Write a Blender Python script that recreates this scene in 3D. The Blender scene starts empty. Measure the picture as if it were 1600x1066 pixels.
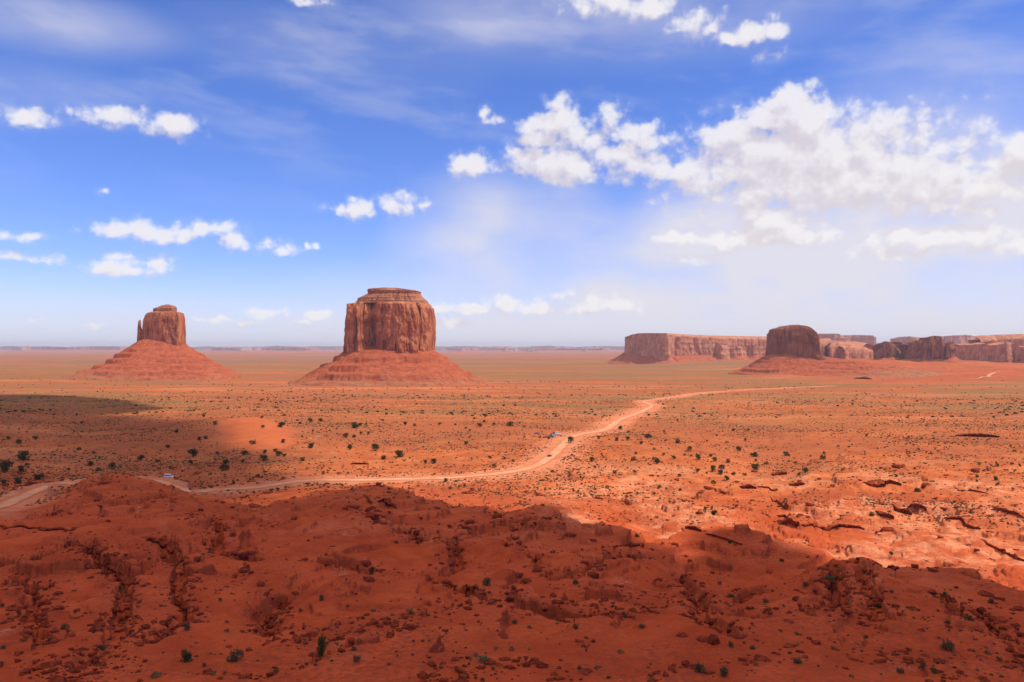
import bpy, bmesh, math, random
import numpy as np
from math import radians, sin, cos, pi, atan2, tan

# ------------------------------------------------------------------ camera, sky, sun, exposure
scene = bpy.context.scene
F = 1256.0            # focal length in photo pixels (photo 1600 px wide)
CX, HY = 800.0, 543.0 # principal column and the eye-level row
cam_d = bpy.data.cameras.new('camera')
cam = bpy.data.objects.new('camera', cam_d)
scene.collection.objects.link(cam)
cam.location = (0, 0, 0)
cam.rotation_euler = (radians(90), 0, 0)
cam_d.sensor_width = 36.0
cam_d.lens = F / 1600 * 36
cam_d.shift_y = (HY - 533) / 1600.0
cam_d.clip_start = 0.5
cam_d.clip_end = 200000
scene.camera = cam
scene.view_settings.view_transform = 'Standard'
scene.view_settings.look = 'None'
scene.view_settings.exposure = 0.0
scene.view_settings.gamma = 1.0

SUN_AZ, SUN_EL = radians(101), radians(57)
S = np.array([cos(SUN_EL)*sin(SUN_AZ), cos(SUN_EL)*cos(SUN_AZ), sin(SUN_EL)])
sd = bpy.data.lights.new('sun', 'SUN')
sd.energy = 3.7
sd.angle = radians(0.53)
sd.color = (1.0, 0.935, 0.82)
sun = bpy.data.objects.new('sun', sd)
scene.collection.objects.link(sun)
sun.rotation_euler = (radians(90) - SUN_EL, 0, pi - SUN_AZ)
sun.location = (500, -200, 900)

world = bpy.data.worlds.new("World")
scene.world = world
world.use_nodes = True
scene.cycles.max_bounces = 5
scene.cycles.diffuse_bounces = 3
scene.cycles.glossy_bounces = 1
SKY_K = 0.15

class NG:
    """small helper for node trees"""
    def __init__(s, tree): s.t = tree; s.N = tree.nodes; s.L = tree.links
    def n(s, typ, **kw):
        nd = s.N.new(typ)
        for k, v in kw.items(): setattr(nd, k, v)
        return nd
    def put(s, sock, v):
        if isinstance(v, bpy.types.NodeSocket): s.L.new(v, sock)
        elif v is not None: sock.default_value = v
    def m(s, op, a, b=None, c=None, clamp=False):
        nd = s.n('ShaderNodeMath', operation=op, use_clamp=clamp)
        for i, v in enumerate((a, b, c)):
            if v is not None: s.put(nd.inputs[i], v)
        return nd.outputs[0]
    def vm(s, op, a, b=None):
        nd = s.n('ShaderNodeVectorMath', operation=op)
        s.put(nd.inputs[0], a)
        if b is not None: s.put(nd.inputs[1], b)
        return nd.outputs['Value'] if op in ('LENGTH', 'DOT_PRODUCT', 'DISTANCE') else nd.outputs[0]
    def noise(s, vec, scale, detail=4, rough=0.55, dist=0.0, dims='3D'):
        nd = s.n('ShaderNodeTexNoise', noise_dimensions=dims)
        s.put(nd.inputs['Vector'], vec)
        nd.inputs['Scale'].default_value = scale
        nd.inputs['Detail'].default_value = detail
        nd.inputs['Roughness'].default_value = rough
        nd.inputs['Distortion'].default_value = dist
        return nd.outputs['Fac']
    def ss(s, x, a, b, lo=0.0, hi=1.0, smooth=True):
        nd = s.n('ShaderNodeMapRange', interpolation_type='SMOOTHSTEP' if smooth else 'LINEAR')
        nd.clamp = True
        s.put(nd.inputs['Value'], x)
        for k, v in (('From Min', a), ('From Max', b), ('To Min', lo), ('To Max', hi)): nd.inputs[k].default_value = v
        return nd.outputs[0]
    def mix(s, f, a, b, mode='MIX'):
        nd = s.n('ShaderNodeMix', data_type='RGBA', blend_type=mode)
        nd.clamp_factor = True
        s.put(nd.inputs[0], f)
        for sock, v in ((nd.inputs[6], a), (nd.inputs[7], b)):
            if isinstance(v, tuple) and len(v) == 3: v = v + (1,)
            s.put(sock, v)
        return nd.outputs[2]
    def xyz(s, x, y, z):
        nd = s.n('ShaderNodeCombineXYZ')
        for i, v in enumerate((x, y, z)): s.put(nd.inputs[i], v)
        return nd.outputs[0]
    def sep(s, v):
        nd = s.n('ShaderNodeSeparateXYZ'); s.put(nd.inputs[0], v)
        return nd.outputs[0], nd.outputs[1], nd.outputs[2]

def ang(px, py):
    """photo pixel -> (azimuth, elevation) in units of 1/F radian"""
    x, z = (px - CX) / F, (HY - py) / F
    return math.atan(x) * F, math.atan(z / math.hypot(1, x)) * F

# cumulus puffs as (column, row, half width, half height, weight), given as sky directions
PUFFS = [
 (45,188,32,12,.8),(62,194,18,8,.6),(104,172,8,4,.4),(180,180,36,15,1),(212,188,24,13,.9),(266,196,40,17,1),(298,202,14,9,.6),
 (755,178,15,11,.7),(764,187,17,7,.6),(735,256,38,18,1),(560,326,24,17,1.1),(526,326,13,7,.45),
 (616,318,22,17,.9),(640,326,16,12,.7),(664,322,17,11,.8),(196,360,40,15,.9),(225,366,36,14,.9),(255,374,30,12,.9),(283,370,15,20,.9),
 (312,362,18,12,.6),(330,356,30,10,.8),(362,354,22,11,.7),(364,374,22,17,.9),(415,383,24,9,.7),(438,390,28,9,.9),
 (178,421,44,12,1),(205,424,30,10,.8),(235,412,30,12,.7),(195,403,15,8,.6),(20,402,26,7,.6),(62,405,28,7,.65),(40,371,20,5,.5),(8,368,12,6,.5),
 (1145,60,36,14,.9),(1172,52,26,14,.9),(1188,46,30,15,.9),(1205,52,18,8,.7),(1085,40,42,17,.75),(1060,48,20,9,.5),(1010,12,44,16,.8),(950,6,60,12,.5),
 (1203,88,16,8,.45),(478,2,24,7,.6),(160,300,7,5,.5),
 (873,166,20,16,.75),(860,196,34,22,1),(882,188,22,24,1),(830,205,20,16,.8),(900,214,44,26,1),(845,215,40,16,.9),(925,222,40,22,.9),
 (985,212,38,18,.8),(1010,200,22,12,.6),(957,180,15,16,.45),(1000,222,40,16,.8),
 (862,254,66,24,1.05),(825,248,34,18,.9),(890,266,52,22,1),(960,240,60,24,.85),(1000,258,50,22,.75),(1060,268,58,24,.95),(1110,284,48,22,.95),
 (1246,172,44,34,1.7),(1262,192,34,36,1.6),(1236,190,40,30,1.5),(1195,192,50,22,1.1),(1160,198,40,18,1),(1140,214,50,22,1),(1110,212,26,14,.8),(1200,232,90,42,1.2),(1270,246,90,42,1.2),
 (1270,250,200,66,1.0),(1420,285,170,40,.9),(1180,262,90,36,1.1),(1250,286,120,36,1.1),(1340,240,60,26,1.1),(1390,258,70,26,1.1),(1450,262,50,20,1),(1500,262,55,15,.9),(1550,258,40,10,.7),(1446,238,20,8,.7),
 (1340,290,120,32,1),(1450,300,90,24,.8),(1540,296,90,24,.7),(1480,322,50,16,.8),(1520,330,36,10,.7),(1598,236,26,24,1.1),(1180,300,60,22,.9),(1100,262,60,18,.8),
 (1206,346,44,24,1.1),(1180,336,26,16,1),(1236,358,50,24,1.1),(1270,368,34,14,.9),(1190,372,50,18,.9),(1060,370,36,10,.8),(1110,376,40,10,.7),(1150,376,36,14,.8),
 (1380,388,50,14,.7),(1410,374,40,16,.7),(1460,374,56,17,.75),(1530,370,46,17,.7),(1585,384,40,14,.6),(1080,408,30,9,.55),
 (742,482,40,8,.8),(790,473,44,11,.9),(828,482,44,10,.85),(700,503,30,9,.7),(718,486,38,7,.6),(690,484,20,8,.5),(866,462,30,6,.4),(918,480,40,9,.6),(960,476,40,8,.5),(930,470,20,10,.5),
 (400,490,20,7,.7),(445,488,14,6,.6),(497,490,22,8,.7),(345,500,14,5,.5),(310,500,10,4,.4),(55,500,14,4,.5),(390,504,14,5,.5),(640,478,30,8,.5),(470,504,14,4,.4),
 (150,506,20,4,.3),(380,388,10,5,.5),(476,382,6,4,.5),(500,384,5,3,.4),
]
# thin veils: (column, row, half width, half height, strength, base softness)
VEILS = [
 (770,360,170,110,.66),(895,345,85,90,.6),(690,395,110,70,.4),(1250,440,520,130,.95),(1330,330,420,90,.8),(1480,330,300,110,.85),(1080,470,300,90,.6),(1400,200,160,80,.25),(1150,330,160,70,.5),
 (80,30,180,50,.42),(60,145,170,50,.16),(440,60,220,60,.12),(1000,30,460,80,.26),(1500,130,180,80,.20),(800,20,280,60,.2),(560,110,240,50,.10),
 (250,505,560,40,.3),(900,515,620,50,.6),(1350,500,560,90,.9),(700,445,280,50,.25),(1010,420,260,90,.5),(1560,280,150,110,.5),
]

g = NG(world.node_tree)
for nd in list(g.N): g.N.remove(nd)

def cloud_group():
    tr = bpy.data.node_groups.new('cloud_density', 'ShaderNodeTree')
    tr.interface.new_socket('Vector', in_out='INPUT', socket_type='NodeSocketVector')
    tr.interface.new_socket('Rough', in_out='INPUT', socket_type='NodeSocketFloat')
    tr.interface.new_socket('Density', in_out='OUTPUT', socket_type='NodeSocketFloat')
    q = NG(tr)
    gi = q.n('NodeGroupInput'); go = q.n('NodeGroupOutput')
    v = gi.outputs[0]
    # warp the directions a little so the puffs lose their oval outline
    wn = q.n('ShaderNodeTexNoise', noise_dimensions='2D'); q.put(wn.inputs['Vector'], v)
    wn.inputs['Scale'].default_value = 0.035; wn.inputs['Detail'].default_value = 3
    w = q.vm('MULTIPLY', q.vm('SUBTRACT', wn.outputs['Color'], (0.5, 0.5, 0.5)), (26, 17, 0))
    p = q.vm('ADD', v, w)
    best = None
    for (px, py, rx, ry, wt) in PUFFS:
        a, e = ang(px, py)
        if px < 700: wt *= 0.86
        d = q.vm('LENGTH', q.vm('MULTIPLY', q.vm('SUBTRACT', p, (a, e, 0)), (1/(rx*1.12), 1/(ry*1.15), 0)))
        k = q.m('MULTIPLY', q.m('SUBTRACT', 1.0, d), wt*1.15)
        best = k if best is None else q.m('SMOOTH_MAX', best, k, 0.3)
    def vor(scale, off, stretch=1.15):
        nd = q.n('ShaderNodeTexVoronoi', voronoi_dimensions='2D', feature='SMOOTH_F1')
        q.put(nd.inputs['Vector'], q.vm('ADD', q.vm('MULTIPLY', pw, (1, stretch, 1)), off)); nd.inputs['Scale'].default_value = scale
        nd.inputs['Smoothness'].default_value = 0.25
        return q.m('SUBTRACT', 0.46, nd.outputs['Distance'])
    wn2 = q.n('ShaderNodeTexNoise', noise_dimensions='2D'); q.put(wn2.inputs['Vector'], v)
    wn2.inputs['Scale'].default_value = 0.06; wn2.inputs['Detail'].default_value = 3; wn2.inputs['Roughness'].default_value = 0.5
    pw = q.vm('ADD', v, q.vm('MULTIPLY', q.vm('SUBTRACT', wn2.outputs['Color'], (0.5, 0.5, 0.5)), (14, 11, 0)))
    n1 = q.noise(v, 0.030, 7, 0.54, 0.0, '2D')
    n2 = q.noise(q.vm('MULTIPLY', v, (1, 1.6, 1)), 0.013, 3, 0.5, 0.0, '2D')
    bl = q.m('ADD', q.m('MULTIPLY', vor(0.036, (0, 0, 0)), 0.62), q.m('MULTIPLY', vor(0.095, (13, 7, 0)), 0.26))
    nn = q.m('ADD', bl, q.m('MULTIPLY', q.m('SUBTRACT', n1, 0.5), 1.15))
    dens = q.m('ADD', q.m('MAXIMUM', best, -0.8), q.m('ADD', q.m('MULTIPLY', nn, gi.outputs[1]), q.m('MULTIPLY', q.m('SUBTRACT', n2, 0.5), 0.6)))
    q.L.new(dens, go.inputs[0])
    return tr

cg = cloud_group()
tc = g.n('ShaderNodeTexCoord')
dx, dy, dz = g.sep(tc.outputs['Generated'])
az = g.m('MULTIPLY', g.m('ARCTAN2', dx, dy), F)
elv = g.m('MULTIPLY', g.m('ARCSINE', dz), F)
P = g.xyz(az, elv, 0.0)
def cdens(off=None, rough=1.0):
    nd = g.n('ShaderNodeGroup'); nd.node_tree = cg
    g.put(nd.inputs[0], P if off is None else g.vm('ADD', P, off)); nd.inputs[1].default_value = rough
    return nd.outputs[0]
d0 = cdens()
d1 = cdens((9, 22, 0), 1.0)       # toward the sun (high on the right)
alpha = g.m('ADD', g.m('MULTIPLY', g.ss(d0, -0.05, 0.62), 0.62), g.m('MULTIPLY', g.ss(d0, -0.40, 1.1), 0.34))
thick = g.ss(d0, 0.1, 1.3)
litf = g.ss(g.m('SUBTRACT', d0, d1), -0.60, 0.70)
litf = g.m('MULTIPLY', litf, g.m('SUBTRACT', 1.0, g.m('MULTIPLY', thick, 0.20)))
sky = g.n('ShaderNodeTexSky', sky_type='NISHITA')
sky.sun_disc = False
sky.sun_elevation = SUN_EL
sky.sun_rotation = SUN_AZ
sky.altitude = 1600
sky.air_density = 1.0
sky.dust_density = 0.6
sky.ozone_density = 3.0
skyc = sky.outputs[0]
hsv = g.n('ShaderNodeHueSaturation'); g.put(hsv.inputs['Color'], skyc)
hsv.inputs['Saturation'].default_value = 1.18
hsv.inputs['Value'].default_value = 1.0
skyc = g.mix(1.0, hsv.outputs[0], (0.94, 0.86, 1.22), 'MULTIPLY')
veil = None
vn = g.noise(g.vm('MULTIPLY', P, (0.6, 1.2, 1)), 0.009, 4, 0.5, 0.0, '2D')
vn = g.ss(vn, 0.3, 0.7, 0.55, 1.3, False)
for (px, py, rx, ry, wt) in VEILS:
    a, e = ang(px, py)
    d = g.vm('LENGTH', g.vm('MULTIPLY', g.vm('SUBTRACT', P, (a, e, 0)), (1/rx, 1/ry, 0)))
    k = g.m('MULTIPLY', g.ss(d, 0.1, 1.15, 1, 0), wt)
    # union of soft veils
    veil = k if veil is None else g.m('SUBTRACT', g.m('ADD', veil, k), g.m('MULTIPLY', veil, k))
veil = g.m('MULTIPLY', veil, vn, clamp=True)
civ = g.ss(g.noise(g.vm('MULTIPLY', g.xyz(g.m('ADD', az, g.m('MULTIPLY', elv, 0.9)), elv, 0.0), (0.45, 1.6, 1)), 0.010, 5, 0.55, 0.0, '2D'), 0.45, 0.75, 0.0, 0.2)
veil = g.m('ADD', veil, g.m('MULTIPLY', civ, g.ss(dz, 0.12, 0.30)), clamp=True)
K = 1.0 / SKY_K
veil_c = (0.79*K, 0.77*K, 0.85*K)
skyc = g.mix(g.ss(dz, 0.0, 0.10, 0.72, 0.0), skyc, (0.67*K, 0.74*K, 0.90*K))
c = g.mix(g.m('MULTIPLY', veil, 0.95), skyc, veil_c)
ccol = g.mix(litf, (0.74*K, 0.675*K, 0.715*K), (0.97*K, 0.94*K, 0.95*K))
c = g.mix(g.m('MULTIPLY', alpha, 0.96), c, ccol)
# dust whitens the lowest sky; broken bright cloud fills the sky overhead, above the picture
ov = g.m('MULTIPLY', g.ss(dz, 0.44, 0.66), g.ss(g.noise(tc.outputs['Generated'], 2.2, 4, 0.5), 0.36, 0.6, 0.45, 1.0))
c = g.mix(ov, c, (0.88*K, 0.74*K, 0.68*K))
bg = g.n('ShaderNodeBackground'); g.put(bg.inputs[0], c); bg.inputs[1].default_value = SKY_K
wo = g.n('ShaderNodeOutputWorld'); g.L.new(bg.outputs[0], wo.inputs[0])
world.cycles.sampling_method = 'MANUAL'
world.cycles.sample_map_resolution = 512

# ------------------------------------------------------------------ helpers
COL = scene.collection
random.seed(7)
rng = np.random.default_rng(11)

def tag(o, label=None, cat=None, group=None, kind=None):
    if label: o['label'] = label
    if cat: o['category'] = cat
    if group: o['group'] = group
    if kind: o['kind'] = kind
    return o

def mesh_np(name, V, polys=None, quads=None, tris=None, smooth=False):
    me = bpy.data.meshes.new(name)
    V = np.ascontiguousarray(V, dtype=np.float32)
    lst = []
    if quads is not None and len(quads): lst.append((np.asarray(quads, dtype=np.int32), 4))
    if tris is not None and len(tris): lst.append((np.asarray(tris, dtype=np.int32), 3))
    nf = sum(len(a) for a, k in lst); nl = sum(a.size for a, k in lst)
    me.vertices.add(len(V)); me.vertices.foreach_set('co', V.ravel())
    me.loops.add(nl); me.polygons.add(nf)
    me.loops.foreach_set('vertex_index', np.concatenate([a.ravel() for a, k in lst]))
    tot = np.concatenate([np.full(len(a), k, dtype=np.int32) for a, k in lst])
    st = np.concatenate([[0], np.cumsum(tot)[:-1]]).astype(np.int32)
    me.polygons.foreach_set('loop_start', st)
    me.update(calc_edges=True)
    me.validate()
    if smooth: me.polygons.foreach_set('use_smooth', np.ones(len(me.polygons), dtype=bool))
    return me

def obj(name, me, mat=None, parent=None, loc=None, rotz=0, scale=None):
    o = bpy.data.objects.new(name, me)
    COL.objects.link(o)
    if mat is not None and me is not None and not me.materials: me.materials.append(mat)
    if parent is not None: o.parent = parent
    if loc is not None: o.location = loc
    if rotz: o.rotation_euler = (0, 0, rotz)
    if scale is not None: o.scale = scale
    return o

def attr(me, name, arr):
    a = me.attributes.new(name, 'FLOAT', 'POINT')
    a.data.foreach_set('value', np.ascontiguousarray(arr, dtype=np.float32))

# gradient noise
_P = rng.permutation(512); _P = np.concatenate([_P, _P])
_ga = rng.random(512) * 2 * pi
_gx, _gy = np.cos(_ga), np.sin(_ga)
def gn(x, y, seed=0):
    x = np.asarray(x, dtype=np.float64) + seed * 37.17; y = np.asarray(y, dtype=np.float64) + seed * 91.73
    x, y = np.broadcast_arrays(x, y)
    xi = np.floor(x); yi = np.floor(y)
    fx = x - xi; fy = y - yi
    xi = xi.astype(np.int64) & 511; yi = yi.astype(np.int64) & 511
    u = fx*fx*fx*(fx*(fx*6-15)+10); v = fy*fy*fy*(fy*(fy*6-15)+10)
    def gr(ix, iy, ax, ay):
        h = _P[(_P[ix & 511] + iy) & 511]
        return _gx[h]*ax + _gy[h]*ay
    a = gr(xi, yi, fx, fy); b = gr(xi+1, yi, fx-1, fy)
    c_ = gr(xi, yi+1, fx, fy-1); d = gr(xi+1, yi+1, fx-1, fy-1)
    return 1.5 * ((a + (b-a)*u) * (1-v) + (c_ + (d-c_)*u) * v)
def fbm(x, y, lam, octv=4, seed=0, gain=0.5):
    s = 0; a = 1; t = 0; k = 1 / lam
    for i in range(octv):
        s = s + a * gn(x*k, y*k, seed+i*3); t += a; a *= gain; k *= 2.03
    return s / t
def bil(x, y, lam, octv=3, seed=0, gain=0.45):
    s = 0; a = 1; t = 0; k = 1 / lam
    for i in range(octv):
        s = s + a * np.abs(gn(x*k, y*k, seed+i*3)); t += a; a *= gain; k *= 2.1
    return s / t
def sstep(x, a, b):
    t = np.clip((x-a)/(b-a), 0, 1); return t*t*(3-2*t)

# ------------------------------------------------------------------ terrain
BASE = [(0,-2),(4,-2.2),(20,-11),(60,-30),(100,-44),(115,-48),(160,-54),(200,-60),(270,-69),(370,-77),(480,-84),(785,-86),(1080,-92),(1700,-104),
        (2650,-120),(4200,-125),(7500,-132),(14000,-136),(25000,-140),(60000,-145)]
bx_ = np.array([math.log(max(a, 1)) for a, b in BASE]); bz_ = np.array([b for a, b in BASE], float)
def zbase(D): return np.interp(np.log(np.maximum(D, 1)), bx_, bz_)

CP = []   # (px, D, z)
def cp_row(px, py, D): CP.append((px, D, -(py-HY)/F*D))
for a in [(1180,905,235),(1250,893,235),(1320,886,238),(1380,884,240),(1450,896,240),(1520,915,235),(1600,930,225),(1680,945,220),
          (1070,822,330),(1120,832,325),(1170,833,322),(1220,842,318),(1260,860,310),(1300,882,300),
          (850,791,360),(871,789,360),(902,819,332),(955,828,322),(1007,848,305),(1046,880,285),(1090,905,268),
          (540,766,440),(570,761,442),(605,763,440),(640,775,425),(700,792,405),(787,804,378),
          (60,790,400),(125,751,428),(150,742,430),(185,739,432),(225,739.5,432),(256,744,430),(276,755,426),(300,773,410),(360,790,400),(440,775,425),(500,765,435),
          (400,656,900),(350,672,820),(450,668,850),(395,690,760),
          (915,682,790),(960,678,800),(1020,684,790),(1100,692,770),(1180,704,740),(1000,725,610),(1100,735,600),(1240,738,620)]: cp_row(*a)
for a in [(1300,345,-91),(1400,350,-91.5),(1500,340,-92),(1620,330,-91),(1200,360,-90),(1320,280,-86),(1420,290,-88),(1500,285,-87),(1600,280,-85),(1200,275,-80),(1260,265,-79),
          (1100,425,-88),(1300,440,-89),(1500,440,-89),(1620,440,-88),(1100,385,-86),(1000,400,-86),(950,395,-86),(870,450,-86),(1050,350,-86),(1100,300,-82),
          (700,460,-86),(600,510,-87),(540,510,-87),(640,560,-86),(800,520,-87),(900,560,-87.5),(1000,560,-89),
          (200,510,-85),(130,500,-82),(60,470,-80),(0,400,-79),(60,440,-80),(-80,380,-77),(285,500,-87),(340,495,-87.5),(400,495,-87),(260,600,-90),(300,680,-93),(150,620,-88),(0,640,-86),
          (480,700,-88),(600,700,-90),(700,720,-90),(350,620,-89),
          (930,850,-92.5),(1000,900,-92),(860,830,-88),(1100,900,-93),(1250,850,-93),(1400,700,-90),(1550,700,-90),(1550,550,-88),(1300,600,-89),
          (100,1500,-97),(0,1300,-92),(200,1700,-103),(100,1000,-92),(-100,1300,-90),
          (0,150,-54),(400,150,-54),(800,150,-53),(1200,150,-53),(1600,150,-53.5),(0,200,-62),(300,200,-60),(600,210,-60),(900,210,-61),(1150,200,-61),(1500,190,-59),
          (100,280,-67),(300,280,-66),(500,300,-69),(650,310,-70),(800,290,-69),(200,350,-70),(450,360,-74)]: CP.append(a)
# raised red benches at the foot of the far right buttes
for a in [(1250,3300,-118),(1350,3300,-112),(1450,3300,-112),(1600,3300,-112),(1300,3900,-92),(1400,3900,-88),(1500,3900,-90),(1620,3900,-96),(1300,4700,-75),(1400,4700,-72),(1500,4700,-80),(1620,4700,-92),
          (1130,4200,-124),(1000,5200,-126),(1100,5600,-100),(1250,5600,-90),(1400,6000,-85),(1600,6000,-95),(950,6000,-128),(1000,8500,-125),(1300,8500,-100),(1600,8500,-110),
          (100,2900,-116),(60,3300,-114),(250,2850,-122),(400,3000,-123),(610,2350,-116),(750,2500,-118),(450,2500,-118)]: CP.append(a)
for D in (60, 90, 120, 2000, 12000, 30000, 60000):
    for px in range(-300, 1901, 275): CP.append((px, D, float(zbase(D))))
for D in (150, 300, 500, 800, 1300, 2000, 3500, 6000): 
    for px in (-380, 1980): CP.append((px, D, float(zbase(D))))
cpu = np.array([(p-CX)/F for p, D, z in CP]); cpv = np.array([math.log(D) for p, D, z in CP])*0.42
cpr = np.array([z - float(zbase(D)) for p, D, z in CP])
def _phi(a, b, c_, d): return np.sqrt((a-b)**2 + (c_-d)**2 + 0.012**2)
A_ = _phi(cpu[:, None], cpu[None], cpv[:, None], cpv[None]) + np.eye(len(CP))*(-0.004)
W_ = np.linalg.solve(A_, cpr)
GU = np.linspace(-0.95, 0.95, 420); GV = np.linspace(math.log(50)*0.42, math.log(62000)*0.42, 520)
_gu, _gv = np.meshgrid(GU, GV)
RG = np.zeros(_gu.shape)
for i in range(len(CP)): RG += W_[i] * _phi(_gu, cpu[i], _gv, cpv[i])
def resid(x, y):
    phi = np.arctan2(x, y)
    r = np.hypot(x, y)
    pc = np.clip(phi, -0.74, 0.74)
    u = np.tan(pc); D = r*np.cos(pc)
    v = np.clip(np.log(np.maximum(D, 1))*0.42, GV[0], GV[-1]-1e-6)
    fu = np.clip((u-GU[0])/(GU[1]-GU[0]), 0, len(GU)-1.001); fv = np.clip((v-GV[0])/(GV[1]-GV[0]), 0, len(GV)-1.001)
    iu = fu.astype(int); iv = fv.astype(int); fu = fu-iu; fv = fv-iv
    z = (RG[iv, iu]*(1-fu)+RG[iv, iu+1]*fu)*(1-fv) + (RG[iv+1, iu]*(1-fu)+RG[iv+1, iu+1]*fu)*fv
    fade = sstep(D, 55, 95) * (1 - sstep(np.abs(phi), 0.80, 1.6))
    return z*fade, D
def macro(x, y):
    z, D = resid(x, y)
    return z + zbase(D), D

def terrace(h, step, w):
    k = h/step; f = np.floor(k); t = k-f
    return (f + np.clip((t-0.5)/w+0.5, 0, 1))*step

def seg_field(x, y, polys):
    """distance to the nearest of several polylines"""
    best = np.full(x.shape, 1e9)
    m = np.where((y > 90) & (y < 470) & (np.abs(x) < 330))[0]
    if len(m) == 0: return best
    xx, yy = x[m], y[m]; bb = best[m]
    for P_ in polys:
        for a, b in zip(P_[:-1], P_[1:]):
            lo = np.minimum(a, b)-14; hi = np.maximum(a, b)+14
            q_ = np.where((xx > lo[0]) & (xx < hi[0]) & (yy > lo[1]) & (yy < hi[1]))[0]
            if len(q_) == 0: continue
            d = b-a; L2 = d@d+1e-9
            t = np.clip(((xx[q_]-a[0])*d[0]+(yy[q_]-a[1])*d[1])/L2, 0, 1)
            bb[q_] = np.minimum(bb[q_], np.hypot(xx[q_]-a[0]-t*d[0], yy[q_]-a[1]-t*d[1]))
    best[m] = bb
    return best
def dune_mask(x, y):
    yy = np.maximum(y, 1); j = 0.10*fbm(x, y, 28, 3, 181)
    a = (x/yy+0.318+0.10*np.log(yy/800))/0.042+j*3.5; b = np.log(yy/800)/0.16+j*3.5
    return np.exp(-(np.abs(a)**2+np.abs(b)**2)**2.5)*(y > 300)
CHAN = []
def detail(x, y, z, D):
    near = 1-sstep(D, 420, 760)
    fg = sstep(D, 95, 135)
    wx = x + 9*fbm(x, y, 55, 3, 1); wy = y + 9*fbm(x, y, 55, 3, 2)
    edge = sstep(D, 500, 900)*(1-sstep(D, 20000, 40000))
    amp = near*fg*(0.45+0.55*sstep(D, 130, 200))*(1-0.7*sstep(D, 350, 430)*(1-sstep(x/np.maximum(D, 1), -0.10, 0.08)))
    # dome-and-gully badlands
    h = amp*(7.5*(bil(wx*0.8+wy*0.35, wy*0.8-wx*0.9, 46, 2, 5)-0.28) + 3.6*(bil(wx, wy, 19, 3, 9)-0.25))
    rm = sstep(fbm(x, y, 60, 2, 21), -0.08, 0.22)          # where the rock breaks up
    h += amp*(0.35+rm)*1.5*(bil(wx, wy, 8.5, 3, 13)-0.22)
    h += amp*0.28*fbm(x, y, 3.2, 3, 17)*(0.25+rm)
    # swells and washes of the middle ground
    mid = sstep(D, 450, 800)*(1-sstep(D, 3500, 7000))
    h += mid*(2.9*fbm(x, y, 150, 3, 31) + 2.2*(bil(wx, wy, 60, 3, 33)-0.25) + 0.35*fbm(x, y, 14, 3, 35))
    h += sstep(D, 2500, 8000)*3.0*fbm(x/2.5, y, 700, 3, 41)
    zz = z + h
    # washes cut into the near slopes
    if CHAN:
        cd = seg_field(x, y, CHAN)
        cj = cd+2.2*fbm(x, y, 9, 3, 81)+1.0*fbm(x, y, 2.6, 2, 83)
        cut = 1-sstep(cj, 0.3, 2.8)
        rm = np.maximum(rm, 1-sstep(cj, 3, 7))
        z = z-0*z; h = h-amp*2.6*cut+amp*0.7*np.exp(-((cj-5)/2.2)**2)
        zz = z+h
    # caprock steps
    tm = sstep(fbm(x, y, 75, 3, 51), -0.10, 0.10)*(1-sstep(D, 600, 1000))*fg
    zt = zz + 1.5*fbm(x, y, 33, 3, 53) + 0.12*fbm(x, y, 5, 2, 54)
    t3 = terrace(zt, 3.4, 0.10) - zt
    z2 = zz + tm*t3*0.8
    zt = z2 + 0.7*fbm(x, y, 24, 2, 57)
    tm2 = sstep(fbm(x, y, 38, 3, 59), -0.15, 0.12)*(1-sstep(D, 380, 600))*fg
    z2 = z2 + tm2*0.8*(terrace(zt, 1.5, 0.12) - zt)
    # red ledges on the distant benches
    tb = sstep(x/np.maximum(D, 1), 0.28, 0.36)*sstep(D, 2300, 3000)*(1-sstep(D, 5000, 6500))
    zt = zz + 4*fbm(x, y, 260, 3, 61)
    z2 = z2 + tb*0.85*(terrace(zt, 9.0, 0.12) - zt)
    return z2, rm, np.clip(tm*np.abs(t3)+tm2*0.5, 0, 1)

def hit_on(fn, pts, Dmin=80, Dmax=30000):
    """first meeting of the sight line of each photo point with the ground"""
    pts = np.asarray(pts, float)
    Ds = np.exp(np.arange(math.log(Dmin), math.log(Dmax), 0.006))
    X = (pts[:, 0:1]-CX)/F*Ds[None]; Yv = np.broadcast_to(Ds[None], X.shape)
    Zr = -(pts[:, 1:2]-HY)/F*Ds[None]
    Z = fn(X.ravel(), Yv.ravel()).reshape(X.shape)
    below = (Z >= Zr)
    i = np.argmax(below, axis=1); i[~below.any(axis=1)] = len(Ds)-1
    i = np.maximum(i, 1); k = np.arange(len(pts))
    a = (Zr-Z)[k, i-1]; b = (Zr-Z)[k, i]
    t = np.clip(a/np.where(np.abs(a-b) < 1e-9, 1, a-b), 0, 1)
    return Ds[i-1]+(Ds[i]-Ds[i-1])*t

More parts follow.
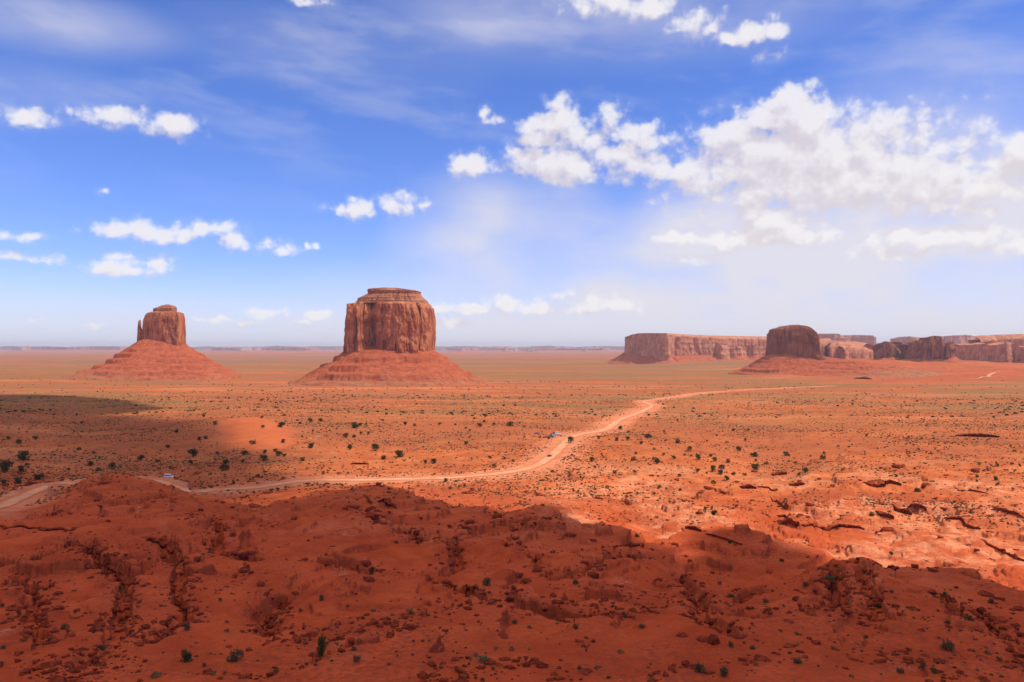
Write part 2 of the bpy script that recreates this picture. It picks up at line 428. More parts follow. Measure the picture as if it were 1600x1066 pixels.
# --- the dirt road: seen points, and the stretches hidden behind the rises
seen = lambda pts: [(p, float(d)) for (p, y), d in zip(pts, hit_on(lambda x, y: macro(x, y)[0], pts))]
road_px = [(-60, 360), (-25, 385)] + seen([(0, 792), (30, 778), (60, 765), (90, 756), (125, 750)]) + [(165, 505), (225, 508)] + \
    seen([(290, 764), (340, 767), (400, 762), (440, 756), (475, 751), (520, 750), (600, 750), (680, 748), (740, 744), (800, 738), (838, 729), (862, 713), (878, 697), (889, 685)]) + \
    [(905, 830), (920, 870)] + seen([(943, 673), (958, 664), (968, 655), (985, 650), (1003, 643), (1022, 634), (1008, 629.5), (1004, 627), (1030, 624), (1050, 621), (1100, 613), (1180, 608.5), (1300, 603)])
def smooth_poly(P2, n=3):
    P2 = np.array(P2, float)
    for _ in range(n):
        Q = [P2[0]]
        for a, b in zip(P2[:-1], P2[1:]): Q += [a*0.75+b*0.25, a*0.25+b*0.75]
        Q.append(P2[-1]); P2 = np.array(Q)
    return P2
RD = smooth_poly([((p-CX)/F*d, d) for p, d in road_px], 2)
# resample
def resample(P2, step_fn):
    out = [P2[0]]; 
    for a, b in zip(P2[:-1], P2[1:]):
        L = np.hypot(*(b-a)); n = max(1, int(L/step_fn(a)))
        for i in range(1, n+1): out.append(a+(b-a)*i/n)
    return np.array(out)
RDm = RD
rz = macro(RDm[:, 0], RDm[:, 1])[0]
for _ in range(6): rz[1:-1] = (rz[:-2]+2*rz[1:-1]+rz[2:])/4
def road_dist(x, y, Dlim=3200):
    best = np.full(x.shape, 1e9); zz = np.zeros(x.shape)
    m = np.where((y > 330) & (y < Dlim) & (x > -600) & (x < 1400))[0]
    if len(m) == 0: return best, zz
    xx, yy = x[m], y[m]; bb = best[m]; zb = zz[m]
    for i in range(len(RDm)-1):
        a, b = RDm[i], RDm[i+1]
        lo = np.minimum(a, b)-60; hi = np.maximum(a, b)+60
        q = np.where((xx > lo[0]) & (xx < hi[0]) & (yy > lo[1]) & (yy < hi[1]))[0]
        if len(q) == 0: continue
        d = b-a; L2 = d@d
        t = np.clip(((xx[q]-a[0])*d[0]+(yy[q]-a[1])*d[1])/L2, 0, 1)
        ds = np.hypot(xx[q]-a[0]-t*d[0], yy[q]-a[1]-t*d[1])
        w = ds < bb[q]
        bb[q[w]] = ds[w]; zb[q[w]] = (rz[i]+(rz[i+1]-rz[i])*t)[w]
    best[m] = bb; zz[m] = zb
    return best, zz
_ch = [[(120,850),(150,880),(195,905),(200,930),(185,960),(190,1000),(120,1040),(105,1064)],[(228,846),(262,856),(285,885),(272,935),(300,960),(230,1005)],
 [(420,985),(410,955),(440,930)],[(470,880),(560,888),(640,905),(710,922),(760,932),(860,962),(980,966)],[(1302,890),(1308,915),(1312,950),(1250,966),(1180,975)],
 [(1345,892),(1365,930),(1370,955)],[(1478,935),(1490,955),(1508,974)],[(1150,945),(1175,918),(1215,930),(1262,922)],[(700,845),(722,880),(690,902)],
 [(830,872),(880,900),(940,882),(1010,868)],[(300,800),(350,828),(330,862),(400,870)],[(20,900),(60,925),(40,970),(80,1000)],[(560,800),(600,830),(660,850)],
 [(1060,905),(1100,935),(1090,975),(1140,1000)],[(1530,960),(1590,1000)],[(0,1035),(60,1045),(110,1064)],[(620,985),(700,960),(760,932)]]
CHAN = []
_c = []
for _pl in _ch:
    _d = hit_on(lambda x, y: macro(x, y)[0], _pl, Dmin=85, Dmax=480)
    _p = np.array([((p-CX)/F*d, d) for (p, y), d in zip(_pl, _d)])
    _c.append(smooth_poly(_p, 2))
CHAN = _c
def full(x, y):
    x = np.asarray(x, float); y = np.asarray(y, float)
    z, D = macro(x, y)
    # smooth sand dune
    dn = dune_mask(x, y)
    z2, rm, led = detail(x, y, z, D)
    z2 = z2*(1-dn)+(z+2.5*dn+0.5*fbm(x, y, 40, 2, 183))*dn
    rd, zr = road_dist(x, y)
    k = 1-sstep(rd, 9, 30)
    z2 = z2*(1-k)+zr*k
    return z2, rm, led, rd, dn, D
def H(x, y): return full(x, y)[0]
def hit(pts, **k): return hit_on(H, pts, **k)

# polar sheet, fine where it is near and ahead
ph = np.concatenate([np.linspace(-pi, -0.80, 70, endpoint=False), np.linspace(-0.80, -0.62, 90, endpoint=False), np.linspace(-0.62, 0.62, 1500, endpoint=False),
                     np.linspace(0.62, 0.80, 90, endpoint=False), np.linspace(0.80, pi, 70)])
rr = [3.0]
while rr[-1] < 46000:
    r = rr[-1]
    rr.append(r*(1.12 if r < 80 else 1.0040 if r < 560 else 1.0062 if r < 1400 else 1.010 if r < 8000 else 1.03))
rr = np.array(rr)
PH, RR = np.meshgrid(ph, rr)
gx = (np.sin(PH)*RR).ravel(); gy = (np.cos(PH)*RR).ravel()
gz, rm, led, rd, dn, gD = full(gx, gy)
nr, nc = PH.shape
print('terrain', nr, nc, nr*nc)
ii = (np.arange(nr-1)[:, None]*nc + np.arange(nc-1)[None]).ravel()
Q = np.stack([ii, ii+1, ii+nc+1, ii+nc], 1)[:, ::-1]
V = np.stack([gx, gy, gz], 1)
V = np.concatenate([V, [[0, 0, -2.2]]])
cidx = len(V)-1
T = np.stack([np.arange(nc-1), np.full(nc-1, cidx), np.arange(1, nc)], 1)[:, ::-1]
ground_me = mesh_np('ground', V, quads=Q, tris=T, smooth=True)
ap = lambda a: np.append(a, 0)
# sage cover: strong on the flats beyond the hills, in streaks
U_ = gx/np.maximum(gD, 1)
bench_m = sstep(U_, 0.33, 0.42)*sstep(gD, 2500, 2900)*(1-sstep(gD, 6000, 8000))
veg = 0.2+0.75*sstep(gD, 700, 1500)*sstep(fbm(gx/2.2, gy, 260, 4, 71), -0.25, 0.25)
veg = veg + 0.35*sstep(fbm(gx/4, gy, 500, 4, 73), -0.1, 0.25)*sstep(gD, 1500, 3000)
veg = veg*(1-0.75*np.exp(-(((U_+0.10)/0.35)**2))*sstep(gD, 1500, 2000)*(1-sstep(gD, 2600, 3600)))
veg = veg+0.6*sstep(gD, 2900, 3500)*(1-sstep(gD, 6500, 8500))*sstep(fbm(gx/6, gy, 330, 4, 77), -0.08, 0.14)*(1-0.85*np.exp(-(((U_+0.29)/0.14)**2)))
veg = veg*(1-0.8*sstep(U_, 0.28, 0.4)*sstep(gD, 2700, 3100))
veg = np.clip(veg*(1-sstep(gD, 9000, 20000)*0.5), 0, 1)*sstep(rd, 12, 30)*(1-dn)
veg *= sstep(gD, 450, 680)*0.9+0.1
farv = sstep(gD, 3200, 5200)
brown = sstep(gD, 560, 950)*(1-0.75*farv)*(0.35+0.65*sstep(fbm(gx/2, gy, 210, 4, 79), -0.15, 0.2))*(1-0.5*bench_m)*sstep(rd, 10, 60)*(1-dn)+0.45*bench_m
brown = np.maximum(brown, 0.55*sstep(gD, 450, 520)*(1-sstep(U_, -0.30, -0.12))*(1-dn)*sstep(rd, 10, 40)*(1-farv))
attr(ground_me, 'sand', ap(sstep(U_, -0.02, 0.10)*sstep(gD, 300, 350)*(1-sstep(gD, 520, 700))*sstep(fbm(gx, gy, 70, 4, 91), -0.2, 0.15)))
attr(ground_me, 'shade_band', ap(sstep(fbm(gx/7, gy, 1100, 4, 93), 0.02, 0.2)*sstep(gD, 3800, 5200)*(1-bench_m)))  # cloud shade, with some dark scrub, coloured into the far plain
attr(ground_me, 'brown', ap(np.clip(brown, 0, 1)))
attr(ground_me, 'veg', ap(veg)); attr(ground_me, 'rock', ap(np.clip(rm*0.6+led*0.6, 0, 1)*(1-sstep(gD, 700, 1200))*(1-dn)))
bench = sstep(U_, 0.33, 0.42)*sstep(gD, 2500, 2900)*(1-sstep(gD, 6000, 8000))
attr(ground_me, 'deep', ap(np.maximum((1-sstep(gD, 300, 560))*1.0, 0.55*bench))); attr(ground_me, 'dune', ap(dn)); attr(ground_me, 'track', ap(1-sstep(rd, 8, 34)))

# ------------------------------------------------------------------ materials
def new_mat(name):
    m = bpy.data.materials.new(name); m.use_nodes = True
    q = NG(m.node_tree)
    b = q.N['Principled BSDF']
    b.inputs['Roughness'].default_value = 0.95
    b.inputs['Specular IOR Level'].default_value = 0.0
    return m, q, b
def A(q, name):
    nd = q.n('ShaderNodeAttribute'); nd.attribute_name = name; return nd.outputs['Fac']
def pos(q): return q.n('ShaderNodeNewGeometry').outputs['Position']

def soil_nodes(q, b, far=False):
    p = pos(q)
    veg, rock, deep, dune, track = (A(q, k) for k in ('veg', 'rock', 'deep', 'dune', 'track'))
    n_big = q.noise(p, 0.012, 5, 0.6)
    n_mid = q.noise(p, 0.07, 6, 0.62)
    n_fin = q.noise(p, 0.9, 6, 0.65)
    n_str = q.noise(q.vm('MULTIPLY', p, (0.25, 1, 1)), 0.006, 5, 0.6)
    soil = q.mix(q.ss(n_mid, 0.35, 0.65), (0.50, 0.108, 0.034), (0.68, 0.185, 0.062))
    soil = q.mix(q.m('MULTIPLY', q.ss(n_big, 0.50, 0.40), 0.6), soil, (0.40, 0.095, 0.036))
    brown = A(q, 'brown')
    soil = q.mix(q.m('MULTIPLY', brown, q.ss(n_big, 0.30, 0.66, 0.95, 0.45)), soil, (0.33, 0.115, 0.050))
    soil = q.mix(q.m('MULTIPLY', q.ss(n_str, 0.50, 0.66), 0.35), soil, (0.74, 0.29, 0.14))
    soil = q.mix(q.m('MULTIPLY', q.ss(n_str, 0.50, 0.38), 0.5), soil, (0.42, 0.105, 0.05))  # maroon soil streaks, also standing in for cloud shade far out
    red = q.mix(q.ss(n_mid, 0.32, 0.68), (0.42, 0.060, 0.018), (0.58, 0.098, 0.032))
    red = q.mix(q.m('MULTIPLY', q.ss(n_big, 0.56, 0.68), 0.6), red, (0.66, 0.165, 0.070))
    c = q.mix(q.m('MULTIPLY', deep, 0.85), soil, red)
    c = q.mix(q.m('MULTIPLY', q.ss(q.noise(p, 0.22, 7, 0.72), 0.44, 0.30), 0.55), c, (0.30, 0.075, 0.035))
    c = q.mix(q.m('MULTIPLY', q.ss(q.noise(p, 0.55, 5, 0.7), 0.60, 0.70), 0.35), c, (0.28, 0.085, 0.045))
    c = q.mix(q.m('MULTIPLY', A(q, 'sand'), q.ss(q.noise(p, 0.11, 6, 0.66), 0.40, 0.62, 0.1, 0.85)), c, (0.76, 0.31, 0.15))
    c = q.mix(q.m('MULTIPLY', A(q, 'shade_band'), 0.6), c, (0.24, 0.12, 0.085))  # far shade streaks mixed into the soil colour
    # dark broken rock and pale slabs
    rk = q.m('MULTIPLY', rock, q.ss(n_fin, 0.42, 0.62))
    c = q.mix(q.m('MULTIPLY', rk, 0.65), c, (0.24, 0.055, 0.032))
    pale = q.m('MULTIPLY', q.ss(q.noise(p, 0.045, 7, 0.68), 0.60, 0.70), q.ss(n_fin, 0.4, 0.6))
    c = q.mix(q.m('MULTIPLY', pale, q.ss(rock, 0.0, 0.5, 0.25, 0.6)), c, (0.74, 0.32, 0.19))
    c = q.mix(q.m('MULTIPLY', q.ss(q.noise(p, 2.3, 4, 0.7), 0.62, 0.70), 0.4), c, (0.66, 0.33, 0.22))
    # dark shale shows on the steep faces, in thin beds
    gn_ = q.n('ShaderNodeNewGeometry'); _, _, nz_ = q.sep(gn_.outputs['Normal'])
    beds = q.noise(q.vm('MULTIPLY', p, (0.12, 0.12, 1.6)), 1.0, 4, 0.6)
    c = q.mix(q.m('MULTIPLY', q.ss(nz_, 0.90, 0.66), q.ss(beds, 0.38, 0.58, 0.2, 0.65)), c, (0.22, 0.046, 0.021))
    # sage
    n_v = q.noise(p, 0.16, 6, 0.7)
    vf = q.m('MULTIPLY', veg, q.ss(q.m('ADD', n_v, q.m('MULTIPLY', q.m('SUBTRACT', n_mid, 0.5), 0.6)), 0.30, 0.55))
    vc = q.mix(q.ss(n_fin, 0.3, 0.7), (0.15, 0.105, 0.040), (0.28, 0.19, 0.080))
    c = q.mix(q.m('MULTIPLY', vf, 0.85), c, vc)
    c = q.mix(q.m('MULTIPLY', dune, 0.75), c, q.mix(n_mid, (0.46, 0.110, 0.040), (0.60, 0.165, 0.065)))
    c = q.mix(q.m('MULTIPLY', track, q.ss(n_mid, 0.3, 0.65, 0.35, 0.75)), c, (0.70, 0.29, 0.15))
    q.put(b.inputs['Base Color'], c)
    bn = q.n('ShaderNodeBump'); bn.inputs['Strength'].default_value = 0.7; bn.inputs['Distance'].default_value = 0.5
    q.put(bn.inputs['Height'], q.m('ADD', q.m('MULTIPLY', n_fin, 0.6), q.noise(p, 0.25, 5, 0.65)))
    q.put(b.inputs['Normal'], bn.outputs[0])
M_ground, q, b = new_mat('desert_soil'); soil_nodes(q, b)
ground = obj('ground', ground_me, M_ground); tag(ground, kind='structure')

M_road, q, b = new_mat('road_dust')
p = pos(q)
edge = A(q, 'edge')
c = q.mix(q.ss(q.noise(p, 0.12, 6, 0.65), 0.35, 0.65), (0.60, 0.245, 0.115), (0.74, 0.36, 0.19))
c = q.mix(q.ss(q.m('ADD', edge, q.m('MULTIPLY', q.m('SUBTRACT', q.noise(p, 0.25, 5, 0.7), 0.5), 0.9)), 0.55, 0.95), c, (0.60, 0.165, 0.065))
c = q.mix(q.m('MULTIPLY', q.ss(edge, 0.18, 0.5, 1, 0), q.m('MULTIPLY', q.ss(edge, 0.0, 0.15), 0.25)), c, (0.85, 0.50, 0.32))
q.put(b.inputs['Base Color'], c)

def cliff_mat(name, dark, base, light, varnish=0.5, shale=(0.40, 0.13, 0.075), strata=0.35):
    m, q, b = new_mat(name)
    p = pos(q)
    n_s = q.noise(q.vm('MULTIPLY', p, (1, 1, 0.10)), 0.085, 6, 0.62)     # vertical streaks
    n_f = q.noise(q.vm('MULTIPLY', p, (1, 1, 0.22)), 0.32, 5, 0.65)
    n_b = q.noise(p, 0.022, 5, 0.6)
    n_h = q.noise(q.vm('MULTIPLY', p, (0.06, 0.06, 1)), 0.22, 5, 0.65)   # beds
    c = q.mix(q.ss(n_b, 0.36, 0.62), base, light)
    c = q.mix(q.m('MULTIPLY', q.ss(n_s, 0.48, 0.66), varnish), c, dark)
    c = q.mix(q.m('MULTIPLY', q.ss(n_f, 0.55, 0.72), varnish*0.6), c, dark)
    c = q.mix(q.m('MULTIPLY', q.ss(n_h, 0.52, 0.62), strata), c, shale)
    q.put(b.inputs['Base Color'], c)
    bn = q.n('ShaderNodeBump'); bn.inputs['Strength'].default_value = 0.9; bn.inputs['Distance'].default_value = 6.0
    q.put(bn.inputs['Height'], q.m('ADD', n_s, q.m('ADD', q.m('MULTIPLY', n_f, 0.5), q.m('MULTIPLY', n_h, 0.5*strata))))
    q.put(b.inputs['Normal'], bn.outputs[0])
    return m
M_cliff = cliff_mat('sandstone_cliff', (0.13, 0.042, 0.028), (0.42, 0.115, 0.048), (0.62, 0.23, 0.10), 0.8, strata=0.05)
M_cap = cliff_mat('layered_caprock', (0.19, 0.075, 0.045), (0.42, 0.14, 0.07), (0.52, 0.22, 0.11), 0.3, (0.20, 0.07, 0.04), 0.6)
M_shaded = cliff_mat('shaded_sandstone', (0.11, 0.045, 0.035), (0.27, 0.085, 0.045), (0.40, 0.15, 0.075), 0.7, strata=0.08)  # darker copy of the cliff rock: shade on butte and fins put into colour
M_mesa = cliff_mat('pale_sandstone', (0.18, 0.07, 0.05), (0.50, 0.175, 0.085), (0.68, 0.30, 0.16), 0.55, strata=0.12)
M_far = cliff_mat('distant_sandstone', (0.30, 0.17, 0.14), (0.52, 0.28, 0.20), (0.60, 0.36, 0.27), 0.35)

M_talus, q, b = new_mat('red_talus')
p = pos(q)
n1 = q.noise(p, 0.05, 7, 0.68); n2 = q.noise(q.vm('MULTIPLY', p, (0.08, 0.08, 1)), 0.16, 5, 0.6); n3 = q.noise(p, 0.35, 5, 0.7)
c = q.mix(q.ss(n1, 0.35, 0.65), (0.42, 0.090, 0.036), (0.56, 0.150, 0.065))
c = q.mix(q.m('MULTIPLY', q.ss(n2, 0.50, 0.62), 0.4), c, (0.34, 0.075, 0.036))
n4 = q.noise(q.vm('MULTIPLY', p, (0.10, 0.10, 1)), 0.30, 4, 0.6)
c = q.mix(q.m('MULTIPLY', q.ss(n4, 0.60, 0.66), 0.75), c, (0.15, 0.038, 0.022))
c = q.mix(q.m('MULTIPLY', q.ss(n3, 0.58, 0.70), 0.5), c, (0.66, 0.33, 0.22))
c = q.mix(q.m('MULTIPLY', q.ss(n3, 0.44, 0.34), 0.0), c, (0.2, 0.06, 0.04))
low = A(q, 'low')
c = q.mix(q.m('MULTIPLY', low, q.ss(n1, 0.35, 0.6, 0.1, 0.7)), c, (0.38, 0.24, 0.12))
q.put(b.inputs['Base Color'], c)
bn = q.n('ShaderNodeBump'); bn.inputs['Strength'].default_value = 1.0; bn.inputs['Distance'].default_value = 5.0
q.put(bn.inputs['Height'], q.m('ADD', n1, q.m('MULTIPLY', n3, 0.7)))
q.put(b.inputs['Normal'], bn.outputs[0])

M_rock, q, b = new_mat('red_rock')
p = pos(q)
oi = q.n('ShaderNodeObjectInfo').outputs['Random']
c = q.mix(q.ss(q.noise(p, 0.8, 6, 0.65), 0.35, 0.65), (0.15, 0.028, 0.013), (0.34, 0.066, 0.028))
c = q.mix(q.m('MULTIPLY', q.ss(q.noise(p, 0.06, 4, 0.6), 0.64, 0.74), 0.4), c, (0.56, 0.24, 0.15))
q.put(b.inputs['Base Color'], c)
bn = q.n('ShaderNodeBump'); bn.inputs['Strength'].default_value = 0.8; bn.inputs['Distance'].default_value = 0.3
q.put(bn.inputs['Height'], q.noise(p, 1.6, 6, 0.7)); q.put(b.inputs['Normal'], bn.outputs[0])

def leaf_mat(name, c1, c2, c3):
    m, q, b = new_mat(name)
    p = pos(q)
    g_ = q.n('ShaderNodeNewGeometry').outputs['Random Per Island']
    oi = q.n('ShaderNodeObjectInfo').outputs['Random']
    c = q.mix(g_, c1, c2)
    c = q.mix(q.m('MULTIPLY', q.ss(q.noise(p, 0.7, 3), 0.5, 0.65), 0.7), c, c3)
    c = q.mix(q.m('MULTIPLY', oi, 0.35), c, c3)
    q.put(b.inputs['Base Color'], c)
    return m
M_juniper = leaf_mat('juniper_leaves', (0.036, 0.042, 0.015), (0.095, 0.098, 0.034), (0.115, 0.090, 0.042))
M_sage = leaf_mat('sage_leaves', (0.075, 0.072, 0.034), (0.17, 0.145, 0.07), (0.14, 0.10, 0.045))
M_olive = leaf_mat('scrub_leaves', (0.055, 0.050, 0.020), (0.13, 0.11, 0.048), (0.13, 0.085, 0.04))
M_straw = leaf_mat('dry_grass', (0.24, 0.17, 0.075), (0.42, 0.30, 0.14), (0.24, 0.19, 0.085))
M_bright = leaf_mat('bright_leaves', (0.028, 0.055, 0.014), (0.085, 0.13, 0.035), (0.05, 0.08, 0.022))
M_wood, q, b = new_mat('bark')
q.put(b.inputs['Base Color'], q.mix(q.noise(pos(q), 4, 4), (0.06, 0.035, 0.022), (0.16, 0.10, 0.07)))

# ------------------------------------------------------------------ the dirt road sheet
def road_sheet(name, pts, wfn):
    P2 = resample(np.array(pts), lambda a: max(3.0, a[1]*0.008))
    tng = np.gradient(P2, axis=0)
    tng = np.stack([np.convolve(np.pad(tng[:, i], 3, 'edge'), np.ones(7)/7, 'valid') for i in (0, 1)], 1)
    tng /= np.linalg.norm(tng, axis=1)[:, None]+1e-9
    nrm = np.stack([-tng[:, 1], tng[:, 0]], 1)
    ts = np.linspace(-1, 1, 11)
    s = np.arange(len(P2))
    w = np.array([wfn(a) for a in P2])*(1+0.12*gn(s*0.11, s*0+3.3))
    XY = P2[:, None]+nrm[:, None]*(ts[None, :, None]*w[:, None, None]/2)
    x, y = XY[..., 0].ravel(), XY[..., 1].ravel()
    z = H(x, y)+0.05+np.abs(y)*0.00016
    n, k = len(P2), len(ts)
    i0 = (np.arange(n-1)[:, None]*k+np.arange(k-1)[None]).ravel()
    me = mesh_np(name, np.stack([x, y, z], 1), quads=np.stack([i0, i0+1, i0+k+1, i0+k], 1), smooth=True)
    attr(me, 'edge', np.tile(np.abs(ts), n))
    o = obj(name, me, M_road); tag(o, kind='structure'); return o
road_sheet('dirt_road', RD, lambda a: 10.5 if a[1] < 860 else 13.5 if a[1] < 1350 else 10.0)
fr = hit([(1500, 592), (1530, 591), (1543, 589), (1546, 586), (1556, 581.5), (1562, 580.5)], Dmin=1500)
road_sheet('far_track', smooth_poly([((p-CX)/F*d, d) for p, d in zip((1500, 1530, 1543, 1546, 1556, 1562), fr)], 2), lambda a: 16.0)

# ------------------------------------------------------------------ buttes
def empty(name, loc):
    o = bpy.data.objects.new(name, None); COL.objects.link(o); o.location = loc; o.empty_display_size = 5; return o

def zrow(py, D): return -(py-HY)/F*D

def butte_body(name, parent, cpx, D, left, right, depth, shear=0.0, amp=8.0, lam=30.0, seed=1, mat=None, zsplit=None, nth=560, nz=120, pw=2.9, beds=0.25, recess=()):
    """a fluted tower; left/right: outline of the sides as (column,row) from the foot up"""
    l = sorted([(zrow(y, D), (x-cpx)/F*D) for x, y in left]); r = sorted([(zrow(y, D), (x-cpx)/F*D) for x, y in right])
    z0, z1 = min(l[0][0], r[0][0]), max(l[-1][0], r[-1][0])
    if zsplit is not None: z0, z1 = (zrow(zsplit[0], D), zrow(zsplit[1], D))
    zs = np.linspace(z0, z1, nz)
    xl = np.interp(zs, [a for a, b in l], [b for a, b in l]); xr = np.interp(zs, [a for a, b in r], [b for a, b in r])
    th = np.linspace(pi/2, pi/2+2*pi, nth, endpoint=False)
    c_, s_ = np.cos(th), np.sin(th)
    ux = np.sign(c_)*np.abs(c_)**(2/pw); uy = np.sign(s_)*np.abs(s_)**(2/pw)
    wmax = max((xr-xl).max()/2, 1)
    half = ((xr-xl)/2)[:, None]; mid = ((xr+xl)/2)[:, None]
    Xc = mid+half*ux[None]
    dep = depth*(0.35+0.65*half/wmax)
    Yc = dep*uy[None]
    # arc length for the rock pattern
    dxs = np.gradient(wmax*ux); dys = np.gradient(depth*uy); sarc = np.cumsum(np.hypot(dxs, dys))
    Sg, Zg = np.meshgrid(sarc, zs)
    nx_ = ux/np.maximum(half/ wmax, .3) ; nrm = np.stack([c_*depth, s_*wmax], 0); nrm /= np.linalg.norm(nrm, axis=0)
    sw = Sg+0.12*lam*fbm(Sg, Zg, lam*2.5, 2, seed+50)
    big = gn(sw/(lam*2.6), Zg/(lam*14), seed)
    f1 = np.abs(gn(sw/lam, Zg/(lam*7), seed+3)); f2 = np.abs(gn(sw/(lam*0.42), Zg/(lam*3), seed+5)); f3 = fbm(Sg, Zg*0.6, lam*0.3, 3, seed+8)
    crack = 1-sstep(f1, 0.0, 0.10)
    mk = 0.25+1.1*sstep(gn(Sg/(lam*4.0), Zg/(lam*2.2), seed+60), -0.25, 0.35)
    blk = fbm(Sg, Zg*0.8, lam*1.3, 4, seed+62)
    d = amp*(1.0*big+mk*(0.60*(f1-0.3)+0.40*(f2-0.3)-0.55*crack)+0.30*f3+0.45*blk)
    hfr = (Zg-zs[0])/(zs[-1]-zs[0]+1e-6)
    d += beds*1.1*gn(Zg/3.1+0.3*fbm(Sg, Zg, 60, 2, seed+1), Zg*0, seed+2)
    pxc = cpx+Xc/D*F
    for (rc, rw_, rdp) in recess:
        d -= rdp*np.exp(-((pxc-rc-rw_*0.5*gn(Zg/35, Zg*0, seed+int(rc)))/rw_)**2)*(s_ < 0)[None]*(0.7+0.5*gn(Zg/60, Zg*0+rc, seed))
    kill = np.clip(half/wmax*1.6-0.2, 0.12, 1)*(1-0.55*np.abs(ux)[None]**6)   # keep the outline
    d = (d-0.35*amp)*kill
    Xc = Xc+d*nrm[0][None]*0.8; Ys = shear*Xc; Yc = Yc+d*nrm[1][None]+Ys
    Xc = Xc+((cpx-CX)/F+Xc/D)*Ys
    Zc = Zg+0*Xc
    V = np.stack([Xc.ravel(), Yc.ravel(), Zc.ravel()], 1)
    i0 = (np.arange(nz-1)[:, None]*nth+np.arange(nth)[None]); i1 = (np.arange(nz-1)[:, None]*nth+(np.arange(nth)+1)[None] % nth)
    quads = np.stack([i0, i1, i1+nth, i0+nth], -1).reshape(-1, 4)
    # rough top: rings running in to the middle
    last = (nz-1)*nth; cur = last; m = 7
    xt, yt = Xc[-1], Yc[-1]; mx, my = xt.mean(), yt.mean()
    add = []; qs = [quads]
    for j in range(1, m+1):
        k = 1-j/m*0.98
        x_, y_ = mx+(xt-mx)*k, my+(yt-my)*k
        zz = zs[-1]+2.2*fbm(x_, y_, 30, 3, seed+20)+1.5*sstep(k, 1, 0.7)
        add.append(np.stack([x_, y_, zz], 1))
        a0 = cur+np.arange(nth); a1 = cur+(np.arange(nth)+1) % nth; nb = nz*nth+(j-1)*nth
        b0 = nb+np.arange(nth); b1 = nb+(np.arange(nth)+1) % nth
        qs.append(np.stack([a0, a1, b1, b0], 1)); cur = nb
    V = np.concatenate([V]+add); quads = np.concatenate(qs)
    me = mesh_np(name, V, quads=quads[:, ::1])
    o = obj(name, me, mat or M_cliff, parent)
    return o, (wmax, depth, pw)

def talus(name, parent, plan, D, cpx, left, right, front_run, zend=-140, shear=0.0, seed=1, nth=620, nd=120, mat=None, ledges=14.0, ox=0.0):
    """scree apron round a tower; left/right: outline points (column,row) from the cliff foot outward"""
    wmax, depth, pw = plan
    xl0 = left[0][0]; xr0 = right[0][0]
    dl = [abs(x-xl0)/F*D for x, y in left]; zl = [zrow(y, D) for x, y in left]
    dr = [abs(x-xr0)/F*D for x, y in right]; zr = [zrow(y, D) for x, y in right]
    dl.append(dl[-1]+50); zl.append(zend); dr.append(dr[-1]+50); zr.append(zend)
    th = np.linspace(pi/2, pi/2+2*pi, nth, endpoint=False)
    c_, s_ = np.cos(th), np.sin(th)
    ux = np.sign(c_)*np.abs(c_)**(2/2.3); uy = np.sign(s_)*np.abs(s_)**(2/2.3)
    dm = max(dl[-1], dr[-1])
    ds = np.concatenate([[-0.45*min(wmax, depth), -0.2*min(wmax, depth)], np.linspace(0, 1, nd)**1.15*dm])
    Dg, Tg = np.meshgrid(ds, np.arange(nth), indexing='ij')
    CXs, UX, UY = c_[Tg], ux[Tg], uy[Tg]
    rot = np.stack([c_*depth, s_*wmax]); rot /= np.linalg.norm(rot, axis=0)
    wr = sstep(c_, -0.9, 0.9)[Tg]
    fk = 1.0+(front_run-1.0)*(np.clip(-s_, 0, 1)**2)[Tg]
    dd = np.maximum(Dg, 0)/fk
    z = np.interp(dd, dl, zl)*(1-wr)+np.interp(dd, dr, zr)*wr
    z = z-np.where(Dg < 0, 0, 0)+np.where(Dg < 0, -Dg*0.30, 0)
    X = wmax*UX+Dg*rot[0][Tg]+ox; Y = depth*UY+Dg*rot[1][Tg]
    env = sstep(Dg, 0, 25)*(1-0.6*sstep(Dg, dm*0.6, dm))
    sl = Tg/nth*2*pi*(wmax+60)
    rid = bil(sl, Dg*0.12, 34, 3, seed+2)-0.27
    z = z+env*(7.5*rid+2.6*fbm(X, Y, 17, 4, seed+4)+3.0*fbm(X, Y, 90, 2, seed+6))
    zt = z+3.5*fbm(X, Y, 120, 3, seed+9)
    tm = sstep(fbm(X, Y, 150, 2, seed+12), -0.15, 0.15)*env
    z = z+tm*0.75*(terrace(zt, ledges, 0.2)-zt)+env*2.2*(bil(X, Y, 13, 3, seed+15)-0.25)+env*1.2*fbm(X, Y, 5.5, 2, seed+17)
    zt = z+2*fbm(X, Y, 60, 3, seed+19)
    z = z+env*sstep(Dg, dm*0.25, dm*0.5)*0.25*(terrace(zt, 5.2, 0.2)-zt)
    Y = Y+shear*(X-ox)
    nt2 = len(ds)
    V = np.stack([X.ravel(), Y.ravel(), z.ravel()], 1)
    i0 = (np.arange(nt2-1)[:, None]*nth+np.arange(nth)[None]); i1 = (np.arange(nt2-1)[:, None]*nth+(np.arange(nth)+1)[None] % nth)
    quads = np.stack([i0, i0+nth, i1+nth, i1], -1).reshape(-1, 4)
    me = mesh_np(name, V, quads=quads)
    attr(me, 'low', sstep(Dg, dm*0.45, dm*0.95).ravel()*1.0)
    return obj(name, me, mat or M_talus, parent)

